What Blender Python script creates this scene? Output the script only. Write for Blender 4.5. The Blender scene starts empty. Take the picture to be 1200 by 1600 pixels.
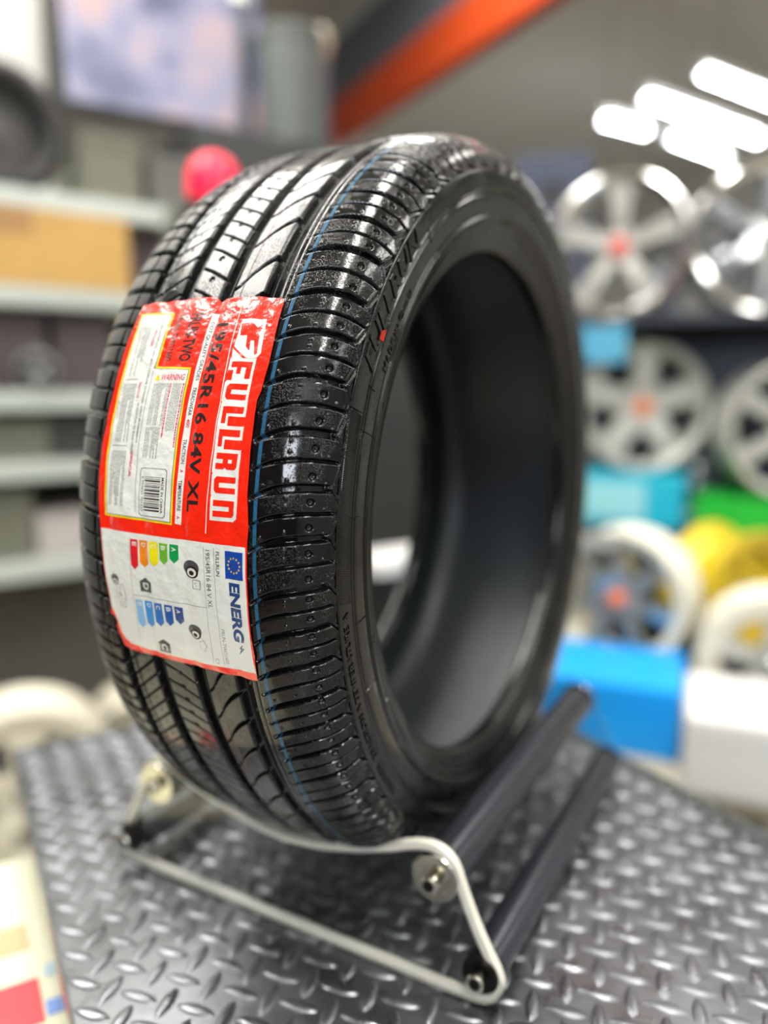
import bpy, bmesh, math, random
import numpy as np
from mathutils import Vector, Matrix
from mathutils.geometry import delaunay_2d_cdt
random.seed(7); rng = np.random.default_rng(7)
sc = bpy.context.scene
COL = sc.collection
PI = math.pi; LIGHT = 26; PANEL = 10; FILL = 13
# ------------------------------------------------------------------ camera (solved from the tyre and its stand)
CAM = Vector((0.3271, -0.6150, 0.0994)); YAW, PITCH, ROLL, FPX = 0.5116, -0.1614, 0.0036, 1218.9
ROT = Matrix.Rotation(YAW, 3, 'Z') @ Matrix.Rotation(PI/2 + PITCH, 3, 'X') @ Matrix.Rotation(ROLL, 3, 'Z')
def ray(u, v): return ROT @ Vector(((u-600)/FPX, (800-v)/FPX, -1.0))
def at(u, v, d): return CAM + ray(u, v)*d              # a place in the room at a real distance d
def on_z(u, v, z): r = ray(u, v); return CAM + r*((z-CAM.z)/r.z)
FLOOR, TABLE, CEIL = -1.26, -0.312, 2.35
A25 = math.radians(25)
E1 = Vector((math.sin(A25), math.cos(A25), 0)); E2 = Vector((-math.cos(A25), math.sin(A25), 0)); UPV = Vector((0, 0, 1))
ROOMROT = math.atan2(E1.y, E1.x)
ORG = Vector((CAM.x, CAM.y, 0))
def room(a, b, z): return ORG + E1*a + E2*b + UPV*z
def ab(p): q = p - ORG; return q.dot(E1), q.dot(E2)
def on_b(u, v, b):
    r = ray(u, v); return CAM + r*(b/r.dot(E2))
cam = bpy.data.cameras.new('camera'); co = bpy.data.objects.new('camera', cam); COL.objects.link(co)
co.matrix_world = Matrix.Translation(CAM) @ ROT.to_4x4()
cam.sensor_fit = 'VERTICAL'; cam.sensor_height = 24.0; cam.lens = FPX/1600*24
cam.clip_start = 0.01
cam.dof.use_dof = True; cam.dof.focus_distance = 0.435; cam.dof.aperture_fstop = (cam.lens/1000)/0.0162
sc.camera = co
sc.view_settings.view_transform = 'Standard'; sc.view_settings.look = 'None'; sc.view_settings.gamma = 1
sc.view_settings.use_curve_mapping = False; sc.view_settings.exposure = 0.6
sc.cycles.max_bounces = 8; sc.cycles.diffuse_bounces = 3; sc.cycles.glossy_bounces = 4
sc.cycles.sample_clamp_indirect = 6.0; sc.cycles.caustics_reflective = False; sc.cycles.caustics_refractive = False
sc.cycles.use_denoising = True
# ------------------------------------------------------------------ materials
MATS = {}
def lin(c):
    return tuple(((x/255)/12.92 if x/255 <= .04045 else ((x/255+.055)/1.055)**2.4) for x in c)
def mat(name, rgb=(128,128,128), rough=.5, metal=0., spec=.5, coat=0., coatr=.1, emit=None, trans=0., noise=None, bump=None, sheen=0., alpha=1., rvar=None, linear=False):
    if name in MATS: return MATS[name]
    m = bpy.data.materials.new(name); m.use_nodes = True; nt = m.node_tree; b = nt.nodes['Principled BSDF']
    col = (*(rgb if linear else lin(rgb)), 1)
    b.inputs['Base Color'].default_value = col; b.inputs['Roughness'].default_value = rough
    b.inputs['Metallic'].default_value = metal; b.inputs['Specular IOR Level'].default_value = spec
    b.inputs['Coat Weight'].default_value = coat; b.inputs['Coat Roughness'].default_value = coatr
    b.inputs['Transmission Weight'].default_value = trans
    if emit: b.inputs['Emission Color'].default_value = (*lin(emit[0]), 1); b.inputs['Emission Strength'].default_value = emit[1]
    tc = nt.nodes.new('ShaderNodeTexCoord')
    def nz(scale, detail=4, kind='NOISE'):
        n = nt.nodes.new('ShaderNodeTexNoise' if kind == 'NOISE' else 'ShaderNodeTexVoronoi'); n.inputs['Scale'].default_value = scale
        if kind == 'NOISE': n.inputs['Detail'].default_value = detail
        nt.links.new(tc.outputs['Object'], n.inputs['Vector']); return n
    if noise:   # (scale, amount): mottled colour
        n = nz(noise[0]); r = nt.nodes.new('ShaderNodeValToRGB'); k = noise[1]
        r.color_ramp.elements[0].position = .3; r.color_ramp.elements[1].position = .7
        r.color_ramp.elements[0].color = (*[c*(1-k) for c in col[:3]], 1); r.color_ramp.elements[1].color = (*[min(1, c*(1+k)) for c in col[:3]], 1)
        nt.links.new(n.outputs['Fac'], r.inputs['Fac']); nt.links.new(r.outputs['Color'], b.inputs['Base Color'])
    if rvar:    # (scale, lo, hi): patchy roughness
        n = nz(rvar[0]); mr = nt.nodes.new('ShaderNodeMapRange'); mr.inputs['From Min'].default_value = .38; mr.inputs['From Max'].default_value = .62
        mr.inputs['To Min'].default_value = rvar[1]; mr.inputs['To Max'].default_value = rvar[2]
        nt.links.new(n.outputs['Fac'], mr.inputs['Value']); nt.links.new(mr.outputs['Result'], b.inputs['Roughness'])
    if bump:    # list of (kind, scale, distance)
        prev = None
        for kind, scale, dist in bump:
            n = nz(scale, 3, kind); bp = nt.nodes.new('ShaderNodeBump'); bp.inputs['Distance'].default_value = dist; bp.inputs['Strength'].default_value = 1
            nt.links.new(n.outputs[0], bp.inputs['Height'])
            if prev: nt.links.new(prev.outputs['Normal'], bp.inputs['Normal'])
            prev = bp
        nt.links.new(prev.outputs['Normal'], b.inputs['Normal'])
        if coat: nt.links.new(prev.outputs['Normal'], b.inputs['Coat Normal'])
    MATS[name] = m; return m
def wet_rubber(name, col, r_lo, r_hi, drop_amt):
    """black rubber with a patchy film of water: tiny droplets over parts of it"""
    m = mat(name, col, .2, spec=.5, linear=True); nt = m.node_tree; b = nt.nodes['Principled BSDF']; N = nt.nodes.new; L = nt.links.new
    tc = N('ShaderNodeTexCoord')
    patch = N('ShaderNodeTexNoise'); patch.inputs['Scale'].default_value = 38; patch.inputs['Detail'].default_value = 3; L(tc.outputs['Object'], patch.inputs['Vector'])
    pr = N('ShaderNodeMapRange'); pr.inputs['From Min'].default_value = .43; pr.inputs['From Max'].default_value = .62; L(patch.outputs['Fac'], pr.inputs['Value'])
    vo = N('ShaderNodeTexVoronoi'); vo.inputs['Scale'].default_value = 1250; vo.inputs['Randomness'].default_value = 1; L(tc.outputs['Object'], vo.inputs['Vector'])
    vr = N('ShaderNodeMapRange'); vr.inputs['From Min'].default_value = .0; vr.inputs['From Max'].default_value = .42; vr.inputs['To Min'].default_value = 1; vr.inputs['To Max'].default_value = 0; L(vo.outputs['Distance'], vr.inputs['Value'])
    mu = N('ShaderNodeMath'); mu.operation = 'MULTIPLY'; L(pr.outputs['Result'], mu.inputs[0]); L(vr.outputs['Result'], mu.inputs[1])
    b1 = N('ShaderNodeBump'); b1.inputs['Strength'].default_value = 1; b1.inputs['Distance'].default_value = drop_amt; L(mu.outputs[0], b1.inputs['Height'])
    fine = N('ShaderNodeTexNoise'); fine.inputs['Scale'].default_value = 170; fine.inputs['Detail'].default_value = 5; L(tc.outputs['Object'], fine.inputs['Vector'])
    b2 = N('ShaderNodeBump'); b2.inputs['Strength'].default_value = 1; b2.inputs['Distance'].default_value = .00012; L(fine.outputs['Fac'], b2.inputs['Height']); L(b1.outputs['Normal'], b2.inputs['Normal'])
    L(b2.outputs['Normal'], b.inputs['Normal'])
    rr = N('ShaderNodeMapRange'); rr.inputs['From Min'].default_value = .35; rr.inputs['From Max'].default_value = .65; rr.inputs['To Min'].default_value = r_lo; rr.inputs['To Max'].default_value = r_hi
    L(patch.outputs['Fac'], rr.inputs['Value']); L(rr.outputs['Result'], b.inputs['Roughness'])
    return m
M_TREAD = wet_rubber('tread_rubber', (.0045, .0040, .0042), .06, .16, .00030)
M_SIDE = wet_rubber('sidewall_rubber', (.004, .004, .0042), .07, .16, .00014)
M_LINER = mat('liner_rubber', (.024, .029, .033), .40, linear=True, bump=[('NOISE', 60, .0006)])
M_BLUELINE = mat('blue_paint', (30, 84, 116), .35, bump=[('NOISE', 900, .0001)], noise=(700, .35))
M_REDLINE = mat('faded_red_paint', (84, 44, 42), .45, noise=(500, .3))
WR = [('NOISE', 70, .0018), ('NOISE', 240, .00045)]
def film(name, rgb, **k): return mat(name, rgb, k.get('rough', .3), spec=.5, coat=1.0, coatr=.07, bump=WR)
M_RED = film('label_red_film', (246, 34, 2)); M_WHITE = film('label_white_ink', (226, 226, 218)); M_YELLOW = film('label_yellow_ink', (238, 214, 8))
M_BLACK = film('label_black_ink', (36, 26, 26)); M_GREYINK = film('label_grey_ink', (120, 122, 118)); M_PINK = film('label_pink_ink', (214, 44, 92))
M_NAVY = film('label_navy_ink', (14, 62, 122)); M_EU = film('label_flag_blue', (10, 66, 160)); M_GOLD = film('label_gold_ink', (236, 200, 40))
M_GBG = film('label_panel_grey', (204, 206, 200))
# ------------------------------------------------------------------ object helpers
def tag(o, label=None, cat=None, group=None, kind=None):
    if label: o['label'] = label
    if cat: o['category'] = cat
    if group: o['group'] = group
    if kind: o['kind'] = kind
    return o
def link(name, me, mats, parent=None):
    o = bpy.data.objects.new(name, me); COL.objects.link(o)
    for m in (mats if isinstance(mats, (list, tuple)) else [mats]): me.materials.append(m)
    if parent: o.parent = parent
    return o
def empty(name, loc=(0,0,0), rz=0, label=None, cat=None, group=None):
    o = bpy.data.objects.new(name, None); COL.objects.link(o); o.location = loc; o.rotation_euler = (0, 0, rz); o.empty_display_size = .05
    return tag(o, label, cat, group)
def obj(name, bm, m, parent=None, smooth=None):
    me = bpy.data.meshes.new(name)
    bmesh.ops.recalc_face_normals(bm, faces=bm.faces[:])
    bm.to_mesh(me); bm.free()
    if smooth is not None:
        me.polygons.foreach_set('use_smooth', [True]*len(me.polygons)); 
        if smooth > 0: me.set_sharp_from_angle(angle=math.radians(smooth))
    return link(name, me, m, parent)
def grid_mesh(name, V, closed_u, m, parent=None, flip=False, matidx=None):
    """V: (nu, nv, 3) array -> smooth quad grid"""
    nu, nv = V.shape[:2]
    iu = np.arange(nu if closed_u else nu-1); iv = np.arange(nv-1)
    a, b = np.meshgrid(iu, iv, indexing='ij'); a2 = (a+1) % nu
    q = np.stack([a*nv+b, a2*nv+b, a2*nv+b+1, a*nv+b+1], -1).reshape(-1, 4)
    if flip: q = q[:, ::-1]
    me = bpy.data.meshes.new(name); me.vertices.add(nu*nv); me.vertices.foreach_set('co', V.astype(np.float32).ravel())
    n = len(q); me.loops.add(n*4); me.polygons.add(n)
    me.loops.foreach_set('vertex_index', q.astype(np.int32).ravel())
    me.polygons.foreach_set('loop_start', (np.arange(n)*4).astype(np.int32)); me.polygons.foreach_set('loop_total', np.full(n, 4, np.int32))
    me.update(calc_edges=True); me.polygons.foreach_set('use_smooth', np.ones(n, bool))
    return link(name, me, m, parent)
def bm_box(bm, c, s, M=None, bevel=0, seg=2):
    r = bmesh.ops.create_cube(bm, size=1); vs = r['verts']
    for v in vs: v.co = Vector((c[0]+v.co.x*s[0], c[1]+v.co.y*s[1], c[2]+v.co.z*s[2]))
    if bevel:
        es = list({e for v in vs for e in v.link_edges}); rr = bmesh.ops.bevel(bm, geom=es, offset=bevel, segments=seg, affect='EDGES', profile=.5)
        vs = list({v for f in rr['faces'] for v in f.verts} | {v for v in vs if v.is_valid})
    if M:
        for v in vs: v.co = M @ v.co
    return vs
def lathe(profile, n=64, axis='Z', M=None, bm=None, closed=False):
    """profile [(r, h)] turned around an axis; closed -> profile loops"""
    bm = bm or bmesh.new(); rings = []
    for r, h in profile:
        ring = []
        for i in range(n):
            t = 2*PI*i/n
            p = {'Z': (r*math.cos(t), r*math.sin(t), h), 'X': (h, r*math.cos(t), r*math.sin(t)), 'Y': (r*math.cos(t), h, r*math.sin(t))}[axis]
            p = Vector(p); ring.append(bm.verts.new(M @ p if M else p))
        rings.append(ring)
    m = len(rings)
    for k in range(m if closed else m-1):
        A, B = rings[k], rings[(k+1) % m]
        for i in range(n): bm.faces.new((A[i], A[(i+1) % n], B[(i+1) % n], B[i]))
    if not closed:
        for R, (r, h) in ((rings[0], profile[0]), (rings[-1], profile[-1])):
            if r > 1e-5: bm.faces.new(R)
    return bm
def tube_between(bm, p, q, r, n=20):
    d = (q-p); z = d.normalized(); M = Matrix.Translation(p) @ z.to_track_quat('Z', 'Y').to_matrix().to_4x4()
    lathe([(r*.9, 0), (r, r*.1), (r, d.length-r*.1), (r*.9, d.length)], n, 'Z', M, bm)
def copy_tree(o, parent=None):
    c = o.copy(); COL.objects.link(c); c.parent = parent
    for ch in list(o.children): copy_tree(ch, c)
    return c
# ================================================================== THE TYRE
tyre = empty('car_tyre', (0, 0, -0.291), 0, 'new black low profile car tyre, glossy wet tread, standing upright in the clear stand', 'tyre')
TOFF = Vector((0, 0, 0.291))
def tyre_local(V): V = V.copy(); V[..., 2] += 0.291; return V
# crown profile, millimetres (|x|, R)
CP = np.array([(0,291.2),(20,291.0),(40,290.5),(55,289.6),(66,288.2),(75,285.8),(82,282.6),(88,278.6),(93,273.6),(95.6,269.0),(97.2,264.5),(98.0,260.5)])
def chaikin(P, k=3):
    for _ in range(k):
        Q = [P[0]]
        for a, b in zip(P[:-1], P[1:]): Q += [a*.75+b*.25, a*.25+b*.75]
        Q.append(P[-1]); P = np.array(Q)
    return P
full = np.concatenate([CP[::-1]*[-1, 1], CP[1:]]); cs = chaikin(full)
arc = np.concatenate([[0], np.cumsum(np.hypot(*np.diff(cs, axis=0).T))]); arc -= arc[-1]/2
SMAX = arc[-1]
def crown(s):
    x = np.interp(s, arc, cs[:, 0]); R = np.interp(s, arc, cs[:, 1])
    e = .6; x1, x0 = np.interp(s+e, arc, cs[:, 0]), np.interp(s-e, arc, cs[:, 0]); R1, R0 = np.interp(s+e, arc, cs[:, 1]), np.interp(s-e, arc, cs[:, 1])
    tx, tr = x1-x0, R1-R0; l = np.hypot(tx, tr)+1e-9
    return x, R, -tr/l, tx/l          # position and outward normal (nx, nR)
PITCH_TH = np.array([-34.4,-30.0,-25.6,-21.5,-17.5,-13.0,-8.7,-4.0,1.9,7.6,13.9,20.1,25.5,30.7,37.2])
rest = np.linspace(37.2, 360-34.4, 56); TH_ALL = np.concatenate([PITCH_TH, rest[1:]]); PH_ALL = np.arange(len(TH_ALL))
PER = PH_ALL[-1]
TH3 = np.concatenate([TH_ALL[:-1]-360, TH_ALL[:-1], TH_ALL+360]); PH3 = np.concatenate([PH_ALL[:-1]-PER, PH_ALL[:-1], PH_ALL+PER])
def phase(th): return np.interp(th, TH3, PH3)
def sstep(a, b, x): t = np.clip((x-a)/(b-a), 0, 1); return t*t*(3-2*t)
def groove(d, w, soft=.45): return 1-sstep(w/2-soft, w/2+soft, np.abs(d))
def near(ph, half=False):
    """signed distance, in pitches, to the closest whole (or half) pitch"""
    if half: return (((ph*2+.5) % 1)-.5)/2
    return ((ph+.5) % 1)-.5
PMM = 27.5
def tread_height(x, th, s):
    """millimetres below (-) or above (+) the crown"""
    h = np.zeros(np.broadcast(x, th).shape)
    x = x+0*th; th = th+0*x
    g = np.zeros_like(h)
    for c, w in ((47.3, 9.4), (14.8, 9.0), (-17.8, 9.2), (-47.3, 7.6)): g = np.maximum(g, 7.0*groove(x-c, w, .7))
    # near shoulder laterals, curved, alternately wide and thin
    sh = 1.9*(1-np.exp(-np.clip(x-60, 0, 60)/15)); ph = phase(th-sh); dw = near(ph)*PMM; dn = (near(ph+.5))*PMM
    on = sstep(57.5, 61, x); tap = .55+.45*sstep(60, 76, x)
    g = np.maximum(g, on*5.2*groove(dw, 4.2*tap, .5)*(.45+.55*sstep(58, 68, x))); g = np.maximum(g, on*3.2*groove(dn, 1.7*(.5+.5*sstep(60, 72, x)), .5))
    g = np.maximum(g, .9*(1-sstep(52.2, 54.6, x))*(x > 47)); g = np.maximum(g, .35*groove(x-57.2, 1.2, .5))
    # second rib: S curves widening towards the outer groove
    s2 = np.interp(x, [10, 17, 23, 29, 35, 40, 44, 48], [0, 0, 1.0, 2.75, 4.05, 4.8, 5.1, 5.2]); p2 = phase(th-.7-s2); d2 = near(p2)*PMM
    m2 = sstep(17, 19.5, x)*(1-sstep(43, 45, x)); g = np.maximum(g, m2*4.6*groove(d2, 1.0+2.4*sstep(22, 42, x), .5))
    # third rib: thin cross sipes every half pitch
    s3 = np.interp(x, [-14, -4, 7, 12], [0, -.7, -1.8, -2.3]); d3 = near(phase(th-1.7-s3), True)*PMM
    m3 = (x > -14.5)*(x < 12); g = np.maximum(g, m3*3.0*groove(d3, 1.1, .45))
    # fourth rib: slanted sipes and a thin line along the rib
    s4 = (x+39)*.145; d4 = near(phase(th-1.5-s4), True)*PMM
    m4 = (x > -44)*(x < -21); g = np.maximum(g, m4*2.8*groove(d4, 1.2, .45)*(1+.4*(x > -28))); g = np.maximum(g, m4*1.6*groove(x+38.6, 1.0, .4))
    # far shoulder
    s5 = -(x+51)*.03; p5 = phase(th-2.2-s5); m5 = (x < -50.5)
    g = np.maximum(g, m5*4.6*groove(near(p5)*PMM, 3.8, .6)); g = np.maximum(g, m5*3.2*groove(near(p5+.5)*PMM, 1.6, .5)); g = np.maximum(g, m5*1.6*groove(x+60.5, 1.2, .4))
    # zigzag edge where the near shoulder blocks end, then the recessed sidewall
    pz = (phase(th-1.85)) % 1; z = np.where(pz < .65, pz/.65, (1-pz)/.35)
    sb = 104.8+6.6*z
    side = sstep(-.5, .5, s-sb)
    g = np.maximum(g*(1-side), side*.45); g = np.maximum(g, 1.9*groove(s-sb-.6, 1.1, .35)); g = np.maximum(g, 0)
    g = np.where(x < 0, np.maximum(g*(1-sstep(-.5, .5, -s-107)), sstep(-.5, .5, -s-107)*1.0), g)
    h = -g + .45*groove(s-sb+.7, 1.2, .45)*(x > 80)*(g < 1.2)
    # thin raised ring outside the zigzag, vent nubs and wear dimples
    h = h+.6*groove(s-sb-3.0, .9, .35)*side*(s < 119)
    def dots(cx, off, half, r, amp, prof):
        d = near(phase(th-sh-off), half)*PMM; rr = np.sqrt(d*d+((s-cx)*1.0)**2); return amp*prof(np.clip(1-rr/r, 0, 1))
    blk = (g < .5)
    h = h+blk*dots(80.0, .95, True, .95, .9, lambda t: np.sqrt(t))
    h = h+blk*dots(80.0, -1.0, False, .95, .9, lambda t: np.sqrt(t))
    h = h-blk*dots(93.5, 1.35, True, 2.7, 1.9, lambda t: sstep(0, .6, t))
    h = h+blk*dots(101.5, .55, True, .9, .9, lambda t: np.sqrt(t)) + blk*dots(66, 1.0, False, .9, .8, lambda t: np.sqrt(t))
    h = h+.6*(blk*(x < -21)*(x > -72))*np.sqrt(np.clip(1-np.hypot(((x+25) % 11)-5.5, near(phase(th-.6-s4), True)*PMM)/1.0, 0, 1))
    h = h-.8*(blk*(np.abs(x+1.5) < 3))*sstep(0, .6, np.clip(1-np.hypot(x+1.5, near(phase(th-3.0), True)*PMM)/2.2, 0, 1))
    return h
fine = np.arange(-46, 112, .1); coarse = np.arange(112, 314, .28); TH = np.concatenate([fine, coarse])
S = np.concatenate([np.arange(-SMAX, -58, .9), np.arange(-58, 56, .55), np.arange(56, SMAX, .45)]); S = np.append(S, SMAX)
def surf(s, th, h):
    x, R, nx, nr = crown(s); X = x+nx*h; RR = R+nr*h; t = np.radians(th)
    return np.stack([X+0*t, -RR*np.cos(t), RR*np.sin(t)], -1)/1000
ss, tt = S[None, :], TH[:, None]
xs = crown(S)[0][None, :]
H = tread_height(xs, tt, ss+0*tt)
grid_mesh('tread', tyre_local(surf(ss+0*tt, tt+0*ss, H)), True, M_TREAD, tyre, flip=True)
def paint_line(name, x0, x1, m, lift):
    s0, s1 = np.interp([x0, x1], cs[:, 0], arc); sv = np.linspace(s0, s1, 6)[None, :]; xv = crown(sv[0])[0][None, :]
    h = tread_height(xv, tt, sv+0*tt)+lift
    return grid_mesh(name, tyre_local(surf(sv+0*tt, tt+0*sv, h)), True, m, tyre, flip=True)
tag(paint_line('paint_line', 62.0, 64.2, M_BLUELINE, .05), 'thin blue painted line round the outer shoulder')
tag(paint_line('paint_line', 25.0, 25.9, M_REDLINE, .04), 'faded red painted line')
# sidewalls, beads and inner liner: turned profiles (x, R) in mm
SW = [(98.0,261.0),(98.6,260.5),(98.7,259.5),(99.0,258),(99.3,253),(99.2,247.5),(99.7,247),(99.7,246.2),(99.1,245.7),(98.2,244.9),(98.0,244.2),(98.8,243.5),(98.9,241),(98.4,236),(97.8,231),(97.1,230.3),(97.2,229.3),(98.3,228.8),(98.6,227.6),(98.0,226.2),(96.4,224.8),(95.2,222.3),(95.4,221.7),(95.1,221.0),(94.0,219),(92.6,216)]
BD = [(92.6,216),(91.6,213.5),(91.8,212.9),(91.2,212.2),(89.8,208.5),(88.6,205.3),(87.4,203.6),(85.8,202.7),(83,202.4),(79,203.0),(76,204.3),(74.4,206.6),(74.0,210)]
LN = [(74,210),(75,215),(77.5,224),(81,234),(84.2,245),(85.0,255),(83,264),(77,272),(66,277.5),(50,280.5),(25,282.2),(.8,282.6)]
def turned(name, prof, m, sgn, th, k=1):
    P = chaikin(np.array(prof, float), k); t = np.radians(th)[:, None]
    V = np.stack([sgn*P[:, 0][None, :]+0*t, -P[:, 1][None, :]*np.cos(t), P[:, 1][None, :]*np.sin(t)], -1)/1000
    return grid_mesh(name, tyre_local(V), True, m, tyre, flip=(sgn > 0))
THS = np.arange(0, 360, .5)
sides = {}
for sg in (1, -1):
    sides[sg] = turned('sidewall', SW, M_SIDE, sg, THS); turned('bead', BD, M_SIDE, sg, THS)
LNf = LN+[(-a, b) for a, b in LN[::-1]]
turned('inner_liner', LNf, M_LINER, 1, THS, 2)
# --- raised marks on the near sidewall
def side_point(R, th, lift=0.):
    P = np.array(SW+BD); o = np.argsort(P[:, 1]); x = np.interp(R, P[o, 1], P[o, 0])+lift; t = math.radians(th)
    return Vector((x/1000, -R*math.cos(t)/1000, R*math.sin(t)/1000))+TOFF
def text_geo(body, extrude=0., res=3, shear=0., offset=0., space=1.):
    cu = bpy.data.curves.new('t', 'FONT'); cu.body = body; cu.size = 1; cu.resolution_u = res; cu.extrude = extrude; cu.shear = shear; cu.offset = offset; cu.space_character = space
    ob = bpy.data.objects.new('t', cu); COL.objects.link(ob); dg = bpy.context.evaluated_depsgraph_get(); dg.update()
    me = ob.evaluated_get(dg).to_mesh(); V = np.array([v.co[:] for v in me.vertices]); F = [tuple(p.vertices) for p in me.polygons]
    ob.evaluated_get(dg).to_mesh_clear(); bpy.data.objects.remove(ob); bpy.data.curves.remove(cu)
    V[:, 0] -= V[:, 0].min(); V[:, 1] -= V[:, 1].min(); V[:, 0] /= V[:, 0].max(); V[:, 1] /= V[:, 1].max(); V[:, 2] = (V[:, 2] > 0)
    return V, F
def mesh_from(name, V, F, m, parent, smooth=False):
    me = bpy.data.meshes.new(name); me.from_pydata([tuple(v) for v in V], [], F); me.update()
    if smooth: me.polygons.foreach_set('use_smooth', [True]*len(me.polygons))
    return link(name, me, m, parent)
def side_text(name, body, R0, R1, t0, t1, m, lift=.9, shear=.25):
    V, F = text_geo(body, .1, 3, shear, .01); W = []
    for u, v, w in V: W.append(side_point(R0+(R1-R0)*v, t0+(t1-t0)*u, -.4+(lift+.4)*w))
    return mesh_from(name, W, F, m, parent=sides[1])
sides[1].name = 'sidewall'
side_text('raised_lettering', 'FULLRUN', 247.6, 258.6, 25.4, 49, M_SIDE, 1.0, .3)
side_text('raised_lettering', 'MADE IN CHINA', 231.6, 236.2, 27.4, 42.5, M_SIDE, .8, 0)
side_text('raised_lettering', 'TRACTION A TEMPERATURE A', 252.8, 257.2, -31, -6.4, M_SIDE, .8, 0)
side_text('raised_lettering', 'TREADWEAR', 252.8, 257.2, -41, -32.5, M_SIDE, .8, 0)
# small red painted mark on the lettering
bm = bmesh.new(); pts = [(250.8, 30.0), (251.2, 31.2), (248.2, 31.9), (245.0, 32.3), (244.4, 30.8), (246.8, 30.2)]
f = bm.faces.new([bm.verts.new(side_point(r, t, 1.15)) for r, t in pts]); bmesh.ops.solidify(bm, geom=[f], thickness=.0004)
tag(obj('paint_mark', bm, mat('orange_red_paint', (226, 62, 34), .4), sides[1]), 'small orange red paint mark on the raised name')
# hatched decorative band
V, F = [], []
th = 19.0; 
while th > -5.6:
    i = len(V); sk = .55
    for r, l, d in ((249.0, .1, 0), (260.0, .1, sk), (260.0, .1, sk+.13), (249.0, .1, .13)): V.append(side_point(r, th+d, l-.3))
    for r, d in ((249.4, .065), (259.6, sk+.065)): V.append(side_point(r, th+d, .55))
    F += [(i, i+1, i+5, i+4), (i+3, i+4, i+5, i+2), (i, i+4, i+3), (i+1, i+2, i+5)]; th -= .225
mesh_from('hatched_band', V, F, M_SIDE, sides[1])
# short mould ticks
for r0, r1, t in ((232, 248, 17.5), (240, 249.5, 6.0), (218.8, 228.3, 6.0), (218.5, 224, 27), (219, 228, 23), (240, 248, 23.5), (250, 262, 19.6), (232, 246, -9), (219, 228, -14), (219, 229, 52), (240, 249, 52), (232, 246, -20), (220, 228, -27)):
    V, F = [], []; n = 6
    for k in range(n+1):
        r = r0+(r1-r0)*k/n
        V += [side_point(r, t-.09, -.2), side_point(r, t, .75), side_point(r, t+.09, -.2)]
    for k in range(n): a = 3*k; F += [(a, a+3, a+4, a+1), (a+1, a+4, a+5, a+2)]
    mesh_from('mould_tick', V, F, M_SIDE, sides[1])
# ================================================================== THE STICKER on the tread (part of the tyre: it is glued on)
RS = 292.15
def stick(x, t, lift=0.):
    """sticker coordinates: x mm across the tread, t degrees up the front -> point"""
    sx = np.interp(abs(x), CP[:, 0], CP[:, 1])-291.2
    r = RS+sx*.92+lift
    for c in (47.3, 14.8, -17.8, -47.3): r -= .75*math.exp(-((x-c)/3.0)**2)
    r += .24*math.sin(x*.27+t*.8)*math.sin(t*.55+.11*x+1.3)+.05*math.sin(1.6*t+.45*x)
    a = math.radians(t); return Vector((x/1000, -r*math.cos(a)/1000, r*math.sin(a)/1000))+TOFF
DG = 5.09   # mm of tread per degree
def patch(name, polys, m, parent, lift, step=2.2, label=None):
    """flat printed areas, as polygons in (x mm, t deg), laid on the sticker"""
    AV, AF = [], []
    for poly in polys:
        P = []
        for (x0, t0), (x1, t1) in zip(poly, poly[1:]+poly[:1]):
            L = math.hypot(x1-x0, (t1-t0)*DG); n = max(1, int(L/step))
            P += [(x0+(x1-x0)*k/n, (t0+(t1-t0)*k/n)*DG) for k in range(n)]
        n = len(P); xs_ = [p[0] for p in P]; ys_ = [p[1] for p in P]
        verts = [Vector(p) for p in P]; edges = [(i, (i+1) % n) for i in range(n)]
        nx, ny = int((max(xs_)-min(xs_))/step), int((max(ys_)-min(ys_))/step)
        for i in range(1, nx+1):
            for j in range(1, ny+1):
                verts.append(Vector((min(xs_)+(i-.5+.01*j % .3)*step, min(ys_)+(j-.5)*step)))
        # keep only loose points inside
        def inside(q):
            c = False
            for (ax, ay), (bx, by) in zip(P, P[1:]+P[:1]):
                if (ay > q.y) != (by > q.y) and q.x < (bx-ax)*(q.y-ay)/(by-ay)+ax: c = not c
            return c
        if nx*ny: verts = verts[:n]+[q for q in verts[n:] if inside(q)]
        V2, _, F2, *_r = delaunay_2d_cdt(verts, edges, [list(range(n))], 1, 1e-4)
        b = len(AV); AV += [stick(q.x, q.y/DG, lift) for q in V2]; AF += [tuple(b+i for i in f) for f in F2]
    o = mesh_from(name, AV, AF, m, parent, True)
    me = o.data
    # outward facing
    bm = bmesh.new(); bm.from_mesh(me)
    for f in bm.faces:
        c = f.calc_center_median()-TOFF; c.x = 0
        if f.normal.dot(c) < 0: f.normal_flip()
    bm.to_mesh(me); bm.free()
    if label: o['label'] = label
    return o
def words_on(name, body, x0, t0, length, height, m, parent, lift, across=False, bold=.0, shear=0., space=1., label=None):
    """x0, t0 = baseline start; normal writing runs down the tyre with letter tops towards +x; across=True runs along +x"""
    V, F = text_geo(body, 0, 3, shear, bold, space)
    bm = bmesh.new(); vs = [bm.verts.new((u*length, v*height, 0)) for u, v, w in V]
    for f in F:
        try: bm.faces.new([vs[i] for i in f])
        except ValueError: pass
    for _ in range(4 if height > 2.2 else 1):
        es = [e for e in bm.edges if e.calc_length() > 1.5]
        if not es: break
        bmesh.ops.subdivide_edges(bm, edges=es, cuts=1); bmesh.ops.triangulate(bm, faces=[f for f in bm.faces if len(f.verts) > 3])
    for v in bm.verts: v.co = stick(x0+v.co.x, t0+v.co.y/DG, lift) if across else stick(x0+v.co.y, t0-v.co.x/DG, lift)
    for f in bm.faces:
        c = f.calc_center_median()-TOFF; c.x = 0; f.normal_update()
        if f.normal.dot(c) < 0: f.normal_flip()
    me = bpy.data.meshes.new(name); bm.to_mesh(me); bm.free(); o = link(name, me, m, parent)
    if label: o['label'] = label
    return o
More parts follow.
